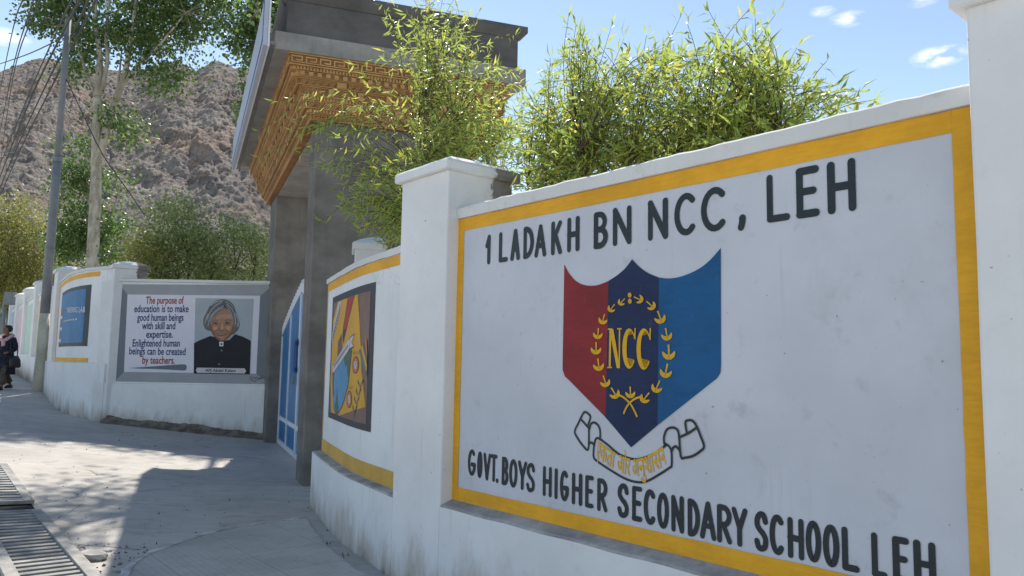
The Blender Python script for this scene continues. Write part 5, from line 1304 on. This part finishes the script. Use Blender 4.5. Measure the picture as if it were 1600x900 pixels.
m_ = MB(); m_.add([(-.018, -.125, 1.40), (.018, -.125, 1.40), (0, -.148, 1.40), (0, -.122, 1.435)], [(0, 1, 2), (0, 2, 3), (2, 1, 3)]); 
for sx_ in (-1, 1): m_.tube([(sx_ * .045, -.108, 1.432), (sx_ * .022, -.118, 1.432)], .008, 6)
m_.tube([(-.024, -.116, 1.378), (0, -.122, 1.376), (.024, -.116, 1.378)], .005, 6)
m_.build('face_features', M['skin_dk'], pe, local=True)
loft([(.27, .0, .52, .06, .13), (.275, 0, .56, .085, .15), (.26, 0, .70, .08, .14), (.235, 0, .80, .045, .11)], 14, 'bag', M['p_bag'], pe)
m_ = MB(); m_.tube(smooth_line([(.24, -.08, .80), (.20, -.09, 1.05), (.14, -.03, 1.275), (.20, .09, 1.05), (.24, .08, .80)], 5), .012, 6); m_.build('bag_strap', M['p_bag'], pe, smooth=True, local=True)
for (x, y, z, a) in ((.085, -.21, .0, 0), (-.08, .22, .03, -.6)):
    m_ = loft([(x, y, z, .042, .11), (x, y, z + .04, .044, .115), (x, y + .03, z + .08, .036, .07)], 12); m_.build('shoe', M['p_shoe'], pe, smooth=True, local=True)

# ---------------------------------------------------------------- broken kerb stones beside the drain
def stone(px, py, sx_, label):
    p = on_ground(px, py); bm = bmesh.new(); bmesh.ops.create_icosphere(bm, subdivisions=2, radius=1)
    for v in bm.verts: v.co = Vector((v.co.x * sx_ * random.uniform(.85, 1.1), v.co.y * sx_ * .7 * random.uniform(.85, 1.1), v.co.z * sx_ * .38 * random.uniform(.8, 1.1)))
    m_ = MB(); bm.verts.index_update(); m_.add([v.co + p + Vector((0, 0, sx_ * .2)) for v in bm.verts], [[v.index for v in f.verts] for f in bm.faces]); bm.free()
    tag(m_.build('stone', M['ground'], None), label, 'stone', 'loose stones by the drain')
stone(143, 874, .12, 'largest pale stone lump beside the near drain grate')
stone(186, 893, .05, 'small stone by the white end of the kerb line')
stone(168, 862, .035, 'tiny pebble above the largest stone lump')
stone(128, 890, .04, 'small stone touching the frame of the near grate')

# loose gravel and grit on the concrete
m_ = MB()
spots = [(random.uniform(95, 230), random.uniform(850, 899)) for _ in range(150)] + [(random.uniform(0, 420), random.uniform(690, 860)) for _ in range(120)] + [(random.uniform(180, 420), 662 + 24 * random.random() + 14) for _ in range(90)] + [(random.uniform(440, 560), random.uniform(760, 880)) for _ in range(60)]
for (px, py) in spots:
    p = on_ground(px, py); r_ = random.uniform(.004, .013) * (1 if random.random() < .9 else 1.9)
    vs = [p + Vector((random.uniform(.6, 1) * r_ * math.cos(a), random.uniform(.6, 1) * r_ * math.sin(a), .002)) for a in (0, 1.3, 2.5, 3.8, 5.1)] + [p + Vector((0, 0, r_ * random.uniform(.6, 1.1) + .022 * (px > 230 and py > 850)))]
    m_.add(vs, [(i, (i + 1) % 5, 5) for i in range(5)])
o = m_.build('gravel', M['footing'], kind='stuff', local=True)
o['label'] = 'loose grit and small gravel scattered over the concrete'; o['category'] = 'gravel'
